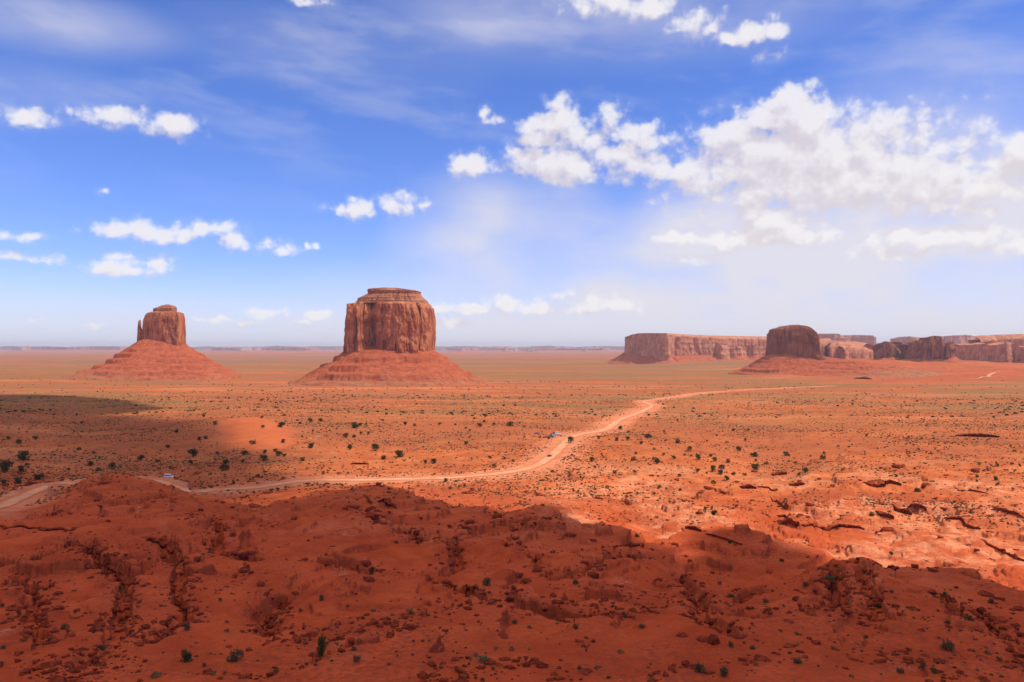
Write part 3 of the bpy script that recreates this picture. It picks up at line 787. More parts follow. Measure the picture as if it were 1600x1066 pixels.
# West tower with its thin spire
Dw = 3250; bw = empty('sandstone_butte', ((257-CX)/F*Dw, Dw, 0))
tag(bw, 'narrow red sandstone butte with a thin thumb spire on its left side', 'butte')
lw = [(226, 546), (226.5, 531), (227, 509), (228.6, 499), (230.5, 494), (233.4, 490), (237, 488.6), (241, 487.6)]
rw = [(289, 546), (288.2, 539), (287.4, 514), (286.8, 505), (286.2, 495), (284.5, 490), (283, 488.9), (278, 487.6)]
_, pl = butte_body('cliff', bw, 257, Dw, lw, rw, 62, shear=-0.12, amp=7, lam=26, seed=3, nz=110)
butte_body('caprock', bw, 257, Dw, [(241.5, 489), (240.7, 487), (240.8, 482.5), (244, 481.5), (248, 480), (250.5, 479), (254, 477.4), (258, 476.8)],
           [(275, 489), (275, 487), (274.6, 480.6), (273, 478.5), (270.8, 477.2), (268, 476.8)], 34, amp=2.5, lam=14, seed=9, mat=M_cap, nth=260, nz=46, beds=1.6)
sp, _ = butte_body('spire', bw, 257, Dw, [(213.5, 545), (214, 536), (215, 515), (216, 505), (216.6, 501.6), (218, 500.4)],
           [(229, 545), (228, 531), (226.5, 521), (224.8, 518), (223, 516.5), (221.4, 514), (220, 509), (220.3, 503), (219.4, 500.6)], 13, amp=2.6, lam=10, seed=14, nth=120, nz=80, pw=2.3)
talus('talus_slope', bw, pl, Dw, 257, [(226, 530), (213, 537), (202, 545), (187, 556), (173, 566.5), (160, 572), (138, 580), (112, 590)],
      [(289, 537), (298, 545), (319, 557.5), (335, 569), (352, 577), (366, 585), (376, 594)], 1.0, zend=-150, seed=21, ledges=22)

Dm = 2760; bm_ = empty('sandstone_butte', ((610-CX)/F*Dm, Dm, 0))
tag(bm_, 'massive flat-topped red butte with stepped caprock and fluted cliffs, centre left of the view', 'butte')
lm = [(540, 566), (540, 550), (541, 530), (542.5, 510), (544, 492), (545, 480), (545.8, 477), (551, 476), (553, 475.4), (557, 474)]
rm_ = [(679.5, 566), (679.3, 550), (680.2, 525), (680.3, 505), (679, 494), (676.5, 482), (674, 479.5), (672, 476.5), (669.5, 474)]
_, pl = butte_body('cliff', bm_, 610, Dm, lm, rm_, 130, shear=0.10, amp=22, lam=44, recess=((548, 2, 16), (561, 4, 38), (585, 9, 62), (573, 2, 14), (606, 3, 10), (621, 2.5, 9), (646, 3.5, 12), (662, 3, 12)), seed=33, nth=820, nz=150, pw=3.2)
butte_body('caprock', bm_, 610, Dm, [(556, 476), (558, 473.5), (560, 470.6), (561.5, 467), (566, 465), (571, 462.5), (576, 460), (576.5, 459), (575.6, 453.5), (578, 452.3), (590, 451.6)],
           [(671, 476), (669.5, 475), (668.5, 471), (664, 467), (660, 463.5), (657.5, 460), (657.5, 456.2), (655, 455), (645, 453.4), (630, 451.6)], 105, shear=0.1, amp=5, lam=30, seed=39, mat=M_cap, nz=80, beds=2.6, pw=2.6)
talus('talus_slope', bm_, pl, Dm, 610, [(540, 548), (521, 564), (505, 573), (492, 580), (483, 586), (470, 591), (455, 600)],
      [(679, 549), (692, 557), (705, 566), (718, 576), (732, 584.5), (745, 590), (758, 600)], 1.15, zend=-150, shear=0.05, seed=47, ledges=27)

De = 3650; be = empty('sandstone_butte', ((1238-CX)/F*De, De, 0))
tag(be, 'dark blocky butte with a rounded top, standing on red terraces right of the road', 'butte')
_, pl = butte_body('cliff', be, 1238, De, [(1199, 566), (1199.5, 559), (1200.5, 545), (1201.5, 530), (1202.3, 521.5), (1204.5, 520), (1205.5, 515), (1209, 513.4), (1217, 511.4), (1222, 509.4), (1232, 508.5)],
      [(1285, 566), (1282, 558), (1276, 554), (1274.6, 545), (1274, 535), (1272.5, 526), (1269.5, 520.5), (1264, 515), (1260, 511.6), (1254, 509.6), (1246, 508.5)], 105, shear=-0.62, amp=10, lam=34, seed=55, nz=120, pw=4.0, mat=M_shaded)
talus('talus_slope', be, pl, De, 1238, [(1199, 558), (1190, 565), (1181, 571), (1162, 581), (1141, 588), (1115, 592)],
      [(1283, 557), (1310, 562), (1345, 567), (1390, 573), (1430, 580)], 1.0, zend=-150, shear=-0.2, seed=59, ledges=19)

# ------------------------------------------------------------------ mesas and fins: a ring of wall round a paired outline
def mesa(nodes, W, label, cat='mesa', amp=22, lam=90, seed=1, mat=None, run=1.7, er=6.0, name='mesa', step=0.8, toplift=0.0, low=0.35, rnd=0.0, nzw=26, toe=True, cap=True):
    """nodes: (column, distance of the front face, top row, foot row)"""
    nd_ = np.array(nodes, float)
    px = np.arange(nd_[0, 0], nd_[-1, 0]+1e-6, step)
    Df = np.interp(px, nd_[:, 0], nd_[:, 1]); pt = np.interp(px, nd_[:, 0], nd_[:, 2]); pf = np.interp(px, nd_[:, 0], nd_[:, 3])
    fx = (px-CX)/F*Df; fy = Df.copy()
    e = np.clip(np.minimum(px-px[0], px[-1]-px)/er, 0, 1); k = np.sqrt(1-(1-e)**2)
    back_y = fy.mean()*0.2+fy*0.8+W
    midy = (fy+back_y)/2
    fy2 = midy+(fy-midy)*k; by2 = midy+(back_y-midy)*k
    ztop = zrow(pt, Df); zfoot = zrow(pf, Df)
    x = np.concatenate([fx, fx[::-1]]); y = np.concatenate([fy2, by2[::-1]])
    zt = np.concatenate([ztop, ztop[::-1]]); zf = np.concatenate([zfoot, zfoot[::-1]-5])
    n = len(x)
    x = np.concatenate([(px-CX)/F*fy2, ((px-CX)/F*(fy2+(by2-fy2)*0.9))[::-1]])
    xs = np.convolve(np.concatenate([x[-4:], x, x[:4]]), np.ones(9)/9, 'valid'); ys = np.convolve(np.concatenate([y[-4:], y, y[:4]]), np.ones(9)/9, 'valid')
    tx, ty = np.roll(xs, -1)-np.roll(xs, 1), np.roll(ys, -1)-np.roll(ys, 1)
    L = np.hypot(tx, ty)+1e-6; nx, ny = ty/L, -tx/L
    s = np.cumsum(np.hypot(np.diff(x, append=x[0]), np.diff(y, append=y[0])))
    root = empty(name, (float(fx.mean()), float(midy.mean()), 0)); ox, oy = root.location.x, root.location.y
    tag(root, label, cat)
    ek = np.concatenate([0.35+0.65*k, (0.35+0.65*k)[::-1]])
    def ring(tv, batter):
        z = zf+(zt-zf)*tv
        sw = s+0.15*lam*gn(s/(lam*2), z/(lam*2), seed+7)
        f1 = np.abs(gn(sw/lam, z/(lam*5), seed)); f2 = np.abs(gn(sw/(lam*0.37), z/(lam*2.4), seed+2)); bg_ = gn(sw/(lam*3), z/(lam*9), seed+4)
        d = amp*(0.9*bg_+0.9*(f1-0.3)+0.35*(f2-0.3)+0.2*fbm(s, z, lam*0.2, 3, seed+5)-0.4*(1-sstep(f1, 0, 0.1)))
        d = (d-0.25*amp)*(1-0.35*tv)*ek-batter+amp*0.07*gn(z/(0.05*lam)+0.2*gn(s/lam, s*0), z*0+0.5, seed+6)
        return x+nx*d, y+ny*d, z
    rows = []
    for tv in np.linspace(-0.35, 1, nzw):
        hh = (zt-zf).mean()
        rnd_ = rnd*hh*max(0, (tv-0.55)/0.45)**2
        rows.append(np.stack(ring(tv, 0.10*hh*tv+rnd_), 1))
    R = np.stack(rows)
    i0 = (np.arange(len(rows)-1)[:, None]*n+np.arange(n)[None]); i1 = (np.arange(len(rows)-1)[:, None]*n+(np.arange(n)+1)[None] % n)
    quads = [np.stack([i0, i1, i1+n, i0+n], -1).reshape(-1, 4)]
    V = R.reshape(-1, 3)
    # cap: front i to back i
    h = n//2; m = 8
    fr_, bk = R[-1][:h], R[-1][::-1][:h]
    capV = []; 
    for j in range(m+1):
        t = j/m; c_ = fr_*(1-t)+bk*t
        if 0 < j < m:
            c_ = c_.copy(); c_[:, 2] += toplift*sin(pi*t)+0.06*amp*fbm(c_[:, 0], c_[:, 1], lam*0.5, 3, seed+11)
        capV.append(c_)
    b0 = len(V); V = np.concatenate([V]+capV)
    j0 = (b0+np.arange(m)[:, None]*h+np.arange(h-1)[None]).ravel()
    quads.append(np.stack([j0, j0+1, j0+h+1, j0+h], 1))
    me = mesh_np('cliff', V-np.array([ox, oy, 0]), quads=np.concatenate(quads))
    obj('cliff', me, mat or M_mesa, root)
    if toe:
        zg = H(x, y)
        tr_ = []
        runs = np.concatenate([[-0.6], np.linspace(0, 1, 16)])
        top_t = zf+0.04*(zt-zf)
        for t in runs:
            drop = np.maximum(top_t-zg, 5)
            dist = run*drop*t*1.25
            z = top_t-drop*(1-(1-max(t, 0))**1.5)*1.0
            if t == 1: z = z-12
            if t < 0: z = top_t+2
            X, Y = x+nx*dist, y+ny*dist
            if 0 < t < 1: z = z+np.minimum(drop*0.10, 9)*(2.0*(bil(s, s*0+t*0.5, lam*0.6, 3, seed+31)-0.25)+0.5*fbm(X, Y, 40, 3, seed+33))
            tr_.append(np.stack([X, Y, z], 1))
        Rt = np.stack(tr_)
        i0 = (np.arange(len(tr_)-1)[:, None]*n+np.arange(n)[None]); i1 = (np.arange(len(tr_)-1)[:, None]*n+(np.arange(n)+1)[None] % n)
        me = mesh_np('talus_slope', Rt.reshape(-1, 3)-np.array([ox, oy, 0]), quads=np.stack([i0, i0+n, i1+n, i1], -1).reshape(-1, 4))
        attr(me, 'low', np.repeat(runs, n)*low)
        obj('talus_slope', me, M_talus, root)
    return root

M1 = [(974, 6350, 531, 553), (977, 6300, 528, 553), (983, 6200, 523, 553), (991, 6120, 521, 553.5), (1010, 5980, 520.5, 555), (1036, 5780, 520.8, 557.5), (1041, 5740, 521, 561), (1043, 5780, 524, 560), (1047, 5960, 525.5, 558), (1060, 5990, 527, 557),
      (1078, 6020, 527, 556), (1100, 6060, 530, 556), (1122, 6100, 536, 556), (1127, 6060, 539, 557), (1140, 6120, 540, 557), (1152, 6080, 541, 557), (1170, 6150, 540, 558), (1178, 6110, 540, 558), (1200, 6180, 540, 558), (1230, 6230, 541, 559), (1280, 6300, 540, 559), (1292, 6320, 542, 559)]
mesa(M1, 1500, 'long pale mesa with a shadowed left end, behind the gap right of the central butte', amp=45, lam=150, seed=61, run=1.5, er=7, toplift=0, rnd=0.0)
mesa([(990, 6500, 521.5, 530), (1000, 6400, 520.4, 530), (1050, 6350, 520.6, 530), (1086, 6400, 523, 532), (1130, 6450, 524.5, 536), (1200, 6550, 525.6, 540), (1230, 6600, 526.5, 542), (1290, 6700, 532, 545)], 1300,
     'low upper bench of dark layered rock topping the long pale mesa', amp=20, lam=120, seed=66, mat=M_mesa, toe=False, rnd=0.9, er=8)
mesa([(1276, 5300, 536, 561), (1283, 5230, 533.5, 561), (1292, 5300, 536, 561), (1300, 5200, 537, 561), (1310, 5330, 538, 561), (1322, 5270, 540, 562), (1340, 5360, 538.5, 562), (1355, 5420, 541, 562), (1369, 5500, 544, 562)], 900,
     'low orange mesa with dark alcoves between the blocky butte and the small fins', amp=38, lam=95, seed=71, run=1.2, rnd=0.5, toplift=25)
mesa([(1273, 11600, 521.5, 541), (1300, 11500, 521.3, 541), (1313, 11400, 522.5, 541), (1315, 11600, 524, 541), (1345, 11600, 523.5, 541), (1368, 11500, 524.3, 541), (1372, 11600, 526, 541)], 1800,
     'hazy blue mesa with a sheer right end, far behind the blocky butte', amp=110, lam=330, seed=75, run=1.0, er=2)
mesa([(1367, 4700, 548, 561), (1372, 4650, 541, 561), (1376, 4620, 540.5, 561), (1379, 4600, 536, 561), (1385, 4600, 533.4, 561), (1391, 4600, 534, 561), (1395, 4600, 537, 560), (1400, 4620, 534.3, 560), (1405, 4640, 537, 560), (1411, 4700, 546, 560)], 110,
     'small dark fin of rock with three rounded knobs on the skyline', 'rock fin', amp=20, lam=22, seed=79, name='rock_fin', run=1.2, er=2, step=0.4, mat=M_shaded, rnd=0.15)
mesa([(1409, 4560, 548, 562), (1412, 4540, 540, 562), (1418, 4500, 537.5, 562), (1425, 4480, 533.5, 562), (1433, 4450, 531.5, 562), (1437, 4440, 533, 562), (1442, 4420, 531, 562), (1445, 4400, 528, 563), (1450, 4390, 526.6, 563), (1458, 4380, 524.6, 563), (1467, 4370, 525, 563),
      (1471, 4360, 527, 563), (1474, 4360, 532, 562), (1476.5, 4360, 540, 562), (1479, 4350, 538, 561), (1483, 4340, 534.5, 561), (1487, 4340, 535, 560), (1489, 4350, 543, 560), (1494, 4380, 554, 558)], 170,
     'large dark jagged fin with a rounded summit on the right skyline', 'rock fin', amp=24, lam=30, seed=83, name='rock_fin', run=1.5, er=2, step=0.4, mat=M_shaded, rnd=0.12)
mesa([(1488, 5300, 545, 560), (1494, 5200, 540, 561), (1505, 5100, 539, 563), (1520, 5000, 539, 564.5), (1534, 4900, 537, 565), (1545, 4850, 540, 565), (1560, 4780, 538, 566), (1576, 4700, 535, 566), (1582, 4750, 536, 565), (1592, 4720, 542, 565), (1600, 4650, 543, 564), (1650, 4500, 543, 565), (1720, 4400, 543, 566)], 1300,
     'broad dark-fronted mesa running out of the right edge', amp=36, lam=110, seed=89, run=1.2, toplift=10, er=5)
mesa([(1520, 5700, 536, 545), (1532, 5650, 527, 545), (1540, 5650, 524, 545), (1570, 5600, 522.5, 545), (1600, 5500, 521.3, 545), (1700, 5300, 519, 545)], 1400,
     'dark stepped upper tier of the mesa at the right edge', amp=24, lam=110, seed=93, toe=False, er=5, rnd=0.9, mat=M_mesa)
mesa([(1394, 12500, 534, 541), (1398, 12300, 529, 541), (1403, 12200, 526.4, 541), (1420, 12000, 525.5, 541), (1440, 12000, 527.5, 541), (1470, 12000, 526, 541), (1488, 11900, 524.3, 541), (1510, 11900, 523.4, 541), (1519, 12000, 524, 541), (1524, 12000, 527, 541), (1545, 11800, 523.5, 541), (1600, 11800, 522, 541)], 1800,
     'pale hazy mesa seen behind the large jagged fin', amp=110, lam=300, seed=97, run=1.0, er=3)

# plateaus along the horizon
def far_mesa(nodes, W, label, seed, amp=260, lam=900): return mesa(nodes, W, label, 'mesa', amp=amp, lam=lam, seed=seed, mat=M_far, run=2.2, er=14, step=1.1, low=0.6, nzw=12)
def wav(x0, x1, D, top, foot, seed, a=1.3, st=12):
    xs = np.arange(x0, x1+1, st)
    return [(float(x), D*(1+0.03*float(gn(x/60.0, 0.3, seed))), top+a*float(gn(x/45.0, 7.7, seed))+0.6*a*float(gn(x/14.0, 2.7, seed)), foot) for x in xs]
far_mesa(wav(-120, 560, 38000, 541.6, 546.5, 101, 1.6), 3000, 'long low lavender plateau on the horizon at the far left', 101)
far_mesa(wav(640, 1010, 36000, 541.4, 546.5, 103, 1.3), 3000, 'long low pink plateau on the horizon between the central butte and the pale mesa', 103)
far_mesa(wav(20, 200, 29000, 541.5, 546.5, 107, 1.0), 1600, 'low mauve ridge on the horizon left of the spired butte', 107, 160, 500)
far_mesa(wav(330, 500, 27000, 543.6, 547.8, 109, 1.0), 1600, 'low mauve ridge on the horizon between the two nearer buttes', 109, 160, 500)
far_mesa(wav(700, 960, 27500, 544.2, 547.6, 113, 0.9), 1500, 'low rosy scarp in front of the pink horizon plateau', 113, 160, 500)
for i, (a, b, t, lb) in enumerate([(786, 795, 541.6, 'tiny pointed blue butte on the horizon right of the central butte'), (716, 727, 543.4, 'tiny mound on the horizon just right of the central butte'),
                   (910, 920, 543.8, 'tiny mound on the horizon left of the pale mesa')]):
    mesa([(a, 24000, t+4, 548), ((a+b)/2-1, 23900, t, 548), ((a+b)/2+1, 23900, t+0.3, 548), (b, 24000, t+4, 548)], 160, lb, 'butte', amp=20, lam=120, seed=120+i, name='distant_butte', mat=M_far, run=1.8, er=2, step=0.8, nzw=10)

# ------------------------------------------------------------------ rock ledges standing in the slopes
def ledge(x0, y0, x1, y1, hpx, label, seed, back=3.0, bow=0.0, grp=None):
    n = max(14, int(abs(x1-x0)*1.0)+10)
    t = np.linspace(0, 1, n)
    px = x0+(x1-x0)*t; py = y0+(y1-y0)*t+bow*np.sin(pi*t)
    De_ = hit([(x0, y0), ((x0+x1)/2, (y0+y1)/2+bow), (x1, y1)], Dmin=85)
    # keep the three depths close so the ledge stays one piece
    md = np.median(De_); De_ = np.clip(De_, md*0.9, md*1.1)
    Df = np.interp(t, [0, 0.5, 1], De_)
    x = (px-CX)/F*Df; y = Df
    hgt = hpx/F*md
    hv = hgt*(0.35+0.65*np.sin(pi*np.clip(t, 0.02, 0.98))**0.5)*(1+0.35*gn(t*n/6, t*0, seed))
    x = x+0.25*hgt*gn(t*n/3.5, t*0+1, seed+1); y = y+0.5*hgt*gn(t*n/4.0, t*0+2, seed+2)
    zg = H(x, y); 
    root = empty('rock_ledge', (float(x.mean()), float(y.mean()), float(zg.min())))
    o3 = np.array([x.mean(), y.mean(), zg.min()])
    steps = [(0.45, -0.8), (0.42, 0.05), (0.50, 0.30), (0.22, 0.42), (0.30, 0.58), (0.0, 0.66), (-0.12, 0.92), (0.05, 1.0), (back*0.4, 0.92), (back, 0.35), (back*1.25, -0.9)]
    rows = []
    for j, (dy, hz) in enumerate(steps):
        jit = 0.10*hgt*gn(t*n/2.2, t*0+j*1.7, seed+4+j)
        yy = y+dy*hgt+jit
        base = zg*(1-min(max(dy/ max(back,1e-3), 0), 1))+H(x, yy)*min(max(dy/max(back,1e-3), 0), 1) if dy > 1 else zg
        rows.append(np.stack([x+0.08*hgt*gn(t*n/1.9, t*0+j, seed+9), yy, base+hv*hz], 1))
    R = np.stack(rows); m = len(rows)
    i0 = (np.arange(m-1)[:, None]*n+np.arange(n-1)[None]).ravel()
    quads = np.stack([i0, i0+1, i0+n+1, i0+n], 1)
    V = R.reshape(-1, 3)-o3
    # close the two ends
    e0 = np.arange(m)*n; e1 = e0+n-1
    tris = [(e0[0], e0[i+1], e0[i]) for i in range(1, m-1)]+[(e1[0], e1[i], e1[i+1]) for i in range(1, m-1)]
    me = mesh_np('rock_ledge', V, quads=quads, tris=np.array(tris))
    COL.objects.unlink(root); bpy.data.objects.remove(root)
    o = obj('rock_ledge', me, M_rock, loc=tuple(o3))
    return tag(o, label, 'rock ledge', grp)
LEDGES = [
 (1500,682,1562,684,5,'long dark overhanging ledge casting a shadow at the upper right of the plain'),
 (1356,759,1408,760,6,'dark straight ledge left of a green bush on the right slope'),
 (1240,760,1258,758,6,'short blocky ledge at the right end of the maroon knoll'),
 (1160,764,1182,764,6,'dark ledge at the left end of the maroon knoll'),
 (1186,762,1216,766,3,'thin broken ledge along the middle of the maroon knoll'),
 (1210,744,1230,742,5,'dark ledge at the crest of the maroon knoll'),
 (1206,782,1232,796,4,'slanting ledge below the maroon knoll'),
 (1218,808,1236,808,4,'small ledge just above the long broken ledge'),
 (1222,820,1250,823,9,'thick dark left end of the long broken ledge'),
 (1258,824,1352,829,5,'long thin broken ledge crossing the right slope'),
 (1404,800,1426,806,7,'dark double ledge below the small green bush on the right slope'),
 (1426,797,1452,801,6,'dark block ledge right of the double ledge'),
 (1376,808,1398,814,7,'lone dark outcrop just left of the double ledge'),
 (1480,812,1532,828,5,'slanting ledge above the speckled slope at right'),
 (1540,850,1600,878,5,'long slanting ledge leaving the right edge'),
 (1560,798,1600,810,5,'dark ledge at the right edge above the speckled slope'),
 (1494,764,1545,772,2.5,'faint pale-topped ledge on the far right slope'),
 (1072,826,1098,832,6,'dark lip at the left end of the middle ridge'),
 (1104,836,1160,852,4,'stepped ledge along the front of the middle ridge'),
 (1390,888,1404,890,5,'small dark lip on the crest of the near right ridge'),
 (590,786,618,795,6,'dark ledge under the small red knoll below the road'),
 (568,776,580,790,5,'short steep ledge on the left flank of the small red knoll'),
 (0,822,60,826,3,'thin dark ledge by the left edge below the road bend'),
 (60,828,112,830,4,'thin dark ledge continuing right from the one at the left edge'),
 (128,862,156,872,5,'ragged ledge at the top of the rubble gully'),
 (132,884,196,902,7,'long ragged ledge in the rubble gully'),
 (180,902,200,925,8,'steep lower end of the ragged gully ledge'),
 (228,846,262,854,6,'curving ledge above the central hollow'),
 (258,856,284,880,6,'descending ledge right of the curving ledge'),
 (708,925,748,926,8,'dark notched ledge near the middle of the near slope'),
 (958,855,1006,852,4,'thin ledge near the crest of the near dark ridge'),
 (1306,915,1314,952,9,'dark vertical cleft ledge on the near right ridge'),
 (1482,940,1508,972,9,'dark gully-side ledge above a grey bush at lower right'),
 (1338,592,1362,593,3,'small dark ledge below the dark outcrop on the far terraces'),
 (1308,580,1330,582,6,'left lobe of the dark outcrop on the far terraces'),
 (1330,583,1369,584,9,'dark outcrop standing on the far red terraces'),
 (1370,577,1385,577,3,'tiny ledge right of the dark outcrop on the far terraces'),
 (548,726,575,726,3,'thin dark ledge above the road in the middle slope'),
]
for i, (a, b, c_, d, h_, lb) in enumerate(LEDGES): ledge(a, b, c_, d, h_, lb, 200+i*7)

# ------------------------------------------------------------------ boulders
def hull(seed, flat=0.7, n=22):
    r = random.Random(seed); bm = bmesh.new()
    for _ in range(n):
        v = [r.gauss(0, 1) for _ in range(3)]; L = math.sqrt(sum(a*a for a in v)); k = r.uniform(0.85, 1.1)
        bm.verts.new((v[0]/L*0.55*k, v[1]/L*0.45*k, v[2]/L*0.42*flat*k+0.2*flat))
    bmesh.ops.convex_hull(bm, input=bm.verts[:])
    bmesh.ops.delete(bm, geom=[v for v in bm.verts if not v.link_faces], context='VERTS')
    bmesh.ops.bevel(bm, geom=bm.edges[:], offset=0.03, segments=1, affect='EDGES')
    me = bpy.data.meshes.new('boulder'); bm.to_mesh(me); bm.free(); me.materials.append(M_rock); return me
HULLS = [hull(i, 0.55+0.5*((i*7) % 5)/5) for i in range(10)]
BOUL = [(789,1030,22,'large pyramid-shaped boulder beside pale grass clumps near the bottom edge'),(860,1062,18,'flat slab boulder at the bottom edge right of centre'),(380,1058,16,'pale-topped boulder at the bottom left, right of a grass clump'),
 (395,792,26,'big dark squared rock standing alone below the left stretch of road'),(1540,930,26,'dark wedge-shaped rock on the sunlit edge at the right'),(1234,971,22,'dark block-like rock in the middle of the near right slope'),
 (1066,994,24,'left of two rounded dark rocks on the near slope'),(1098,998,22,'right of two rounded dark rocks on the near slope'),(1153,996,20,'dark rock right of the two rounded rocks'),(936,683,9,'small pointed rock beside the road crest'),
 (608,770,9,'dark rock on top of the small red knoll'),(839,893,18,'long leaning rock below the near dark ridge'),(225,1001,14,'rounded boulder in the rubble gully'),(212,1006,12,'dark boulder in the rubble gully, left of the rounded one'),
 (242,990,11,'small boulder right of the rounded one in the rubble gully'),(416,990,12,'dark stacked rock on the near left slope'),(420,1003,13,'lowest of the stacked rocks on the near left slope'),(357,1010,11,'lone red rock beside the grey-green bush'),
 (1321,1045,10,'small dark rock in the lower right'),(1458,1046,12,'dark rock pair at the lower right'),(1411,1018,14,'dark block near the lower right'),(1353,978,12,'dark rock low on the near right ridge'),(1440,985,12,'dark rock at the foot of the right gully'),
 (120,1020,20,'broad dark boulder at the lower left'),(150,985,20,'broad dark boulder in the left rubble'),(228,915,18,'long dark rock lying across the left hollow'),(180,868,14,'dark rock on the left slope above the hollow')]
Ds_ = hit([(a, b) for a, b, c_, d in BOUL], Dmin=85)
def put_rock(me, x, y, w, label, grp=None, sink=0.12, rz=None):
    z = float(H(np.array([x]), np.array([y]))[0])
    o = obj('boulder', me, None, loc=(x, y, z-sink*w*0.8), rotz=random.uniform(0, 6.28) if rz is None else rz, scale=(w, w, w*random.uniform(0.6, 0.95)))
    return tag(o, label, 'boulder', grp)
for (px, py, w, lb), D in zip(BOUL, Ds_):
    i = random.randrange(10)
    o = put_rock(HULLS[i], (px-CX)/F*D, D, w/F*D, lb)
# rubble patches: the larger blocks one by one, the rest as one spread
cand = []
N = 110000
u = rng.uniform(-0.72, 0.72, N); D = np.exp(rng.uniform(math.log(112), math.log(620), N)); x = u*D
z, rmk, ledk, rdk, dnk, _ = full(x, D)
sel = (rng.random(N) < np.clip(rmk*0.12+ledk*0.35, 0, 1)*sstep(fbm(x, D, 24, 3, 151), -0.1, 0.3)*0.6+0.34*(1-sstep(seg_field(x, D, CHAN)+3*fbm(x, D, 11, 3, 152), 0.5, 6.0))) & (rdk > 14)
x, y, z = x[sel], D[sel], z[sel]
sz = np.exp(rng.normal(math.log(0.36), 0.72, len(x)))*(0.7+y/400)
print('rubble', len(x))
order = np.argsort(-sz/y)
for j in order[:110]:
    s_ = min(sz[j], 3.2)*1.0
    put_rock(HULLS[j % 10], float(x[j]), float(y[j]), float(s_), ('dark angular rock lying in the shaded rubble of the near slope' if y[j] < 330 else 'red angular rock lying in the sunlit rubble of the middle slope'),
             'rocks in the shaded near rubble' if y[j] < 330 else 'rocks in the sunlit rubble')
# stuff: little six-sided stones
cube = np.array([(-1,-1,-1),(1,-1,-1),(1,1,-1),(-1,1,-1),(-1,-1,1),(1,-1,1),(1,1,1),(-1,1,1)], float)*0.5
cf = np.array([(0,3,2,1),(4,5,6,7),(0,1,5,4),(1,2,6,5),(2,3,7,6),(3,0,4,7)])
rest = order[110:]
n = len(rest); a = rng.uniform(0, 2*pi, n); jit = rng.normal(0, 0.13, (n, 8, 3))
c8 = cube[None]+jit; c8 = c8*np.stack([sz[rest]*rng.uniform(.7, 1.3, n), sz[rest]*rng.uniform(.6, 1, n), sz[rest]*rng.uniform(.4, .8, n)], 1)[:, None]
cx_ = c8[..., 0]*np.cos(a)[:, None]-c8[..., 1]*np.sin(a)[:, None]; cy_ = c8[..., 0]*np.sin(a)[:, None]+c8[..., 1]*np.cos(a)[:, None]
V = np.stack([cx_+x[rest][:, None], cy_+y[rest][:, None], c8[..., 2]+z[rest][:, None]+0.02*sz[rest][:, None]], -1).reshape(-1, 3)
me = mesh_np('rubble', V, quads=(cf[None]+np.arange(n)[:, None, None]*8).reshape(-1, 4))
tag(obj('rubble', me, M_rock), kind='stuff')

# ------------------------------------------------------------------ plants
def bush_mesh(name, seed, n=520, leaf=0.085, clumps=11, hgt=0.8, spread=0.20, mat=None, tall=False, up=False):
    r = np.random.default_rng(seed)
    k = clumps
    th = r.uniform(0, 2*pi, k); rad = np.sqrt(r.random(k))*0.32; hz = r.uniform(0.22, 1, k)*hgt*(1-(rad/0.5)**2*0.5)
    if tall: rad = rad*0.65; hz = np.linspace(0.22, 1.0, k)*hgt
    cc = np.stack([np.cos(th)*rad, np.sin(th)*rad, hz*0.8], 1)
    ci = r.integers(0, k, n)
    d = r.normal(0, 1, (n, 3)); d /= np.linalg.norm(d, axis=1)[:, None]
    p_ = cc[ci]+d*(spread*r.uniform(0.55, 1.05, n))[:, None]*np.array([1, 1, 0.8])
    p_[:, 2] = np.abs(p_[:, 2]-0.02)+0.02
    a = r.normal(0, 1, (n, 3)); b = r.normal(0, 1, (n, 3))
    if up: a[:, 2] = np.abs(a[:, 2])*3+1; 
    a /= np.linalg.norm(a, axis=1)[:, None]; b = b-(b*a).sum(1)[:, None]*a; b /= np.linalg.norm(b, axis=1)[:, None]
    s_ = leaf*r.uniform(0.6, 1.3, n)[:, None]; wb = 0.35 if up else 0.7
    V = np.stack([p_-a*s_*0.5, p_+b*s_*wb*0.5, p_+a*s_*0.6, p_-b*s_*wb*0.5], 1).reshape(-1, 3)
    me = mesh_np(name, V, quads=np.arange(n*4).reshape(-1, 4)); me.materials.append(mat); return me
def stem_mesh(name, seed, hgt=0.7, n=6, r0=0.03, mat=None, spread=0.28):
    r = random.Random(seed); V = []; Fq = []
    def tube(p0, p1, ra, rb):
        d = np.array(p1)-np.array(p0); L = np.linalg.norm(d); d = d/L
        a = np.cross(d, [0.3, 0.9, 0.2]); a /= np.linalg.norm(a); b = np.cross(d, a); b0 = len(V)
        for pnt, rr_ in ((p0, ra), (p1, rb)):
            for k in range(5):
                t = k/5*2*pi; V.append(np.array(pnt)+(a*cos(t)+b*sin(t))*rr_)
        for k in range(5): Fq.append((b0+k, b0+(k+1) % 5, b0+5+(k+1) % 5, b0+5+k))
    for i in range(n):
        a = r.uniform(0, 2*pi); q1 = (cos(a)*spread*0.45, sin(a)*spread*0.45, hgt*0.45); q2 = (cos(a+0.4)*spread, sin(a+0.4)*spread, hgt*r.uniform(0.8, 1.05)); a2 = a+r.uniform(-1.4, 1.4)
        tube((0, 0, -0.08), q1, r0, r0*0.65); tube(q1, q2, r0*0.65, r0*0.25)
        q3 = (q1[0]+cos(a2)*spread*0.7, q1[1]+sin(a2)*spread*0.7, hgt*r.uniform(0.65, 0.9)); tube(q1, q3, r0*0.5, r0*0.2)
    me = mesh_np(name, np.array(V), quads=np.array(Fq)); me.materials.append(mat); return me
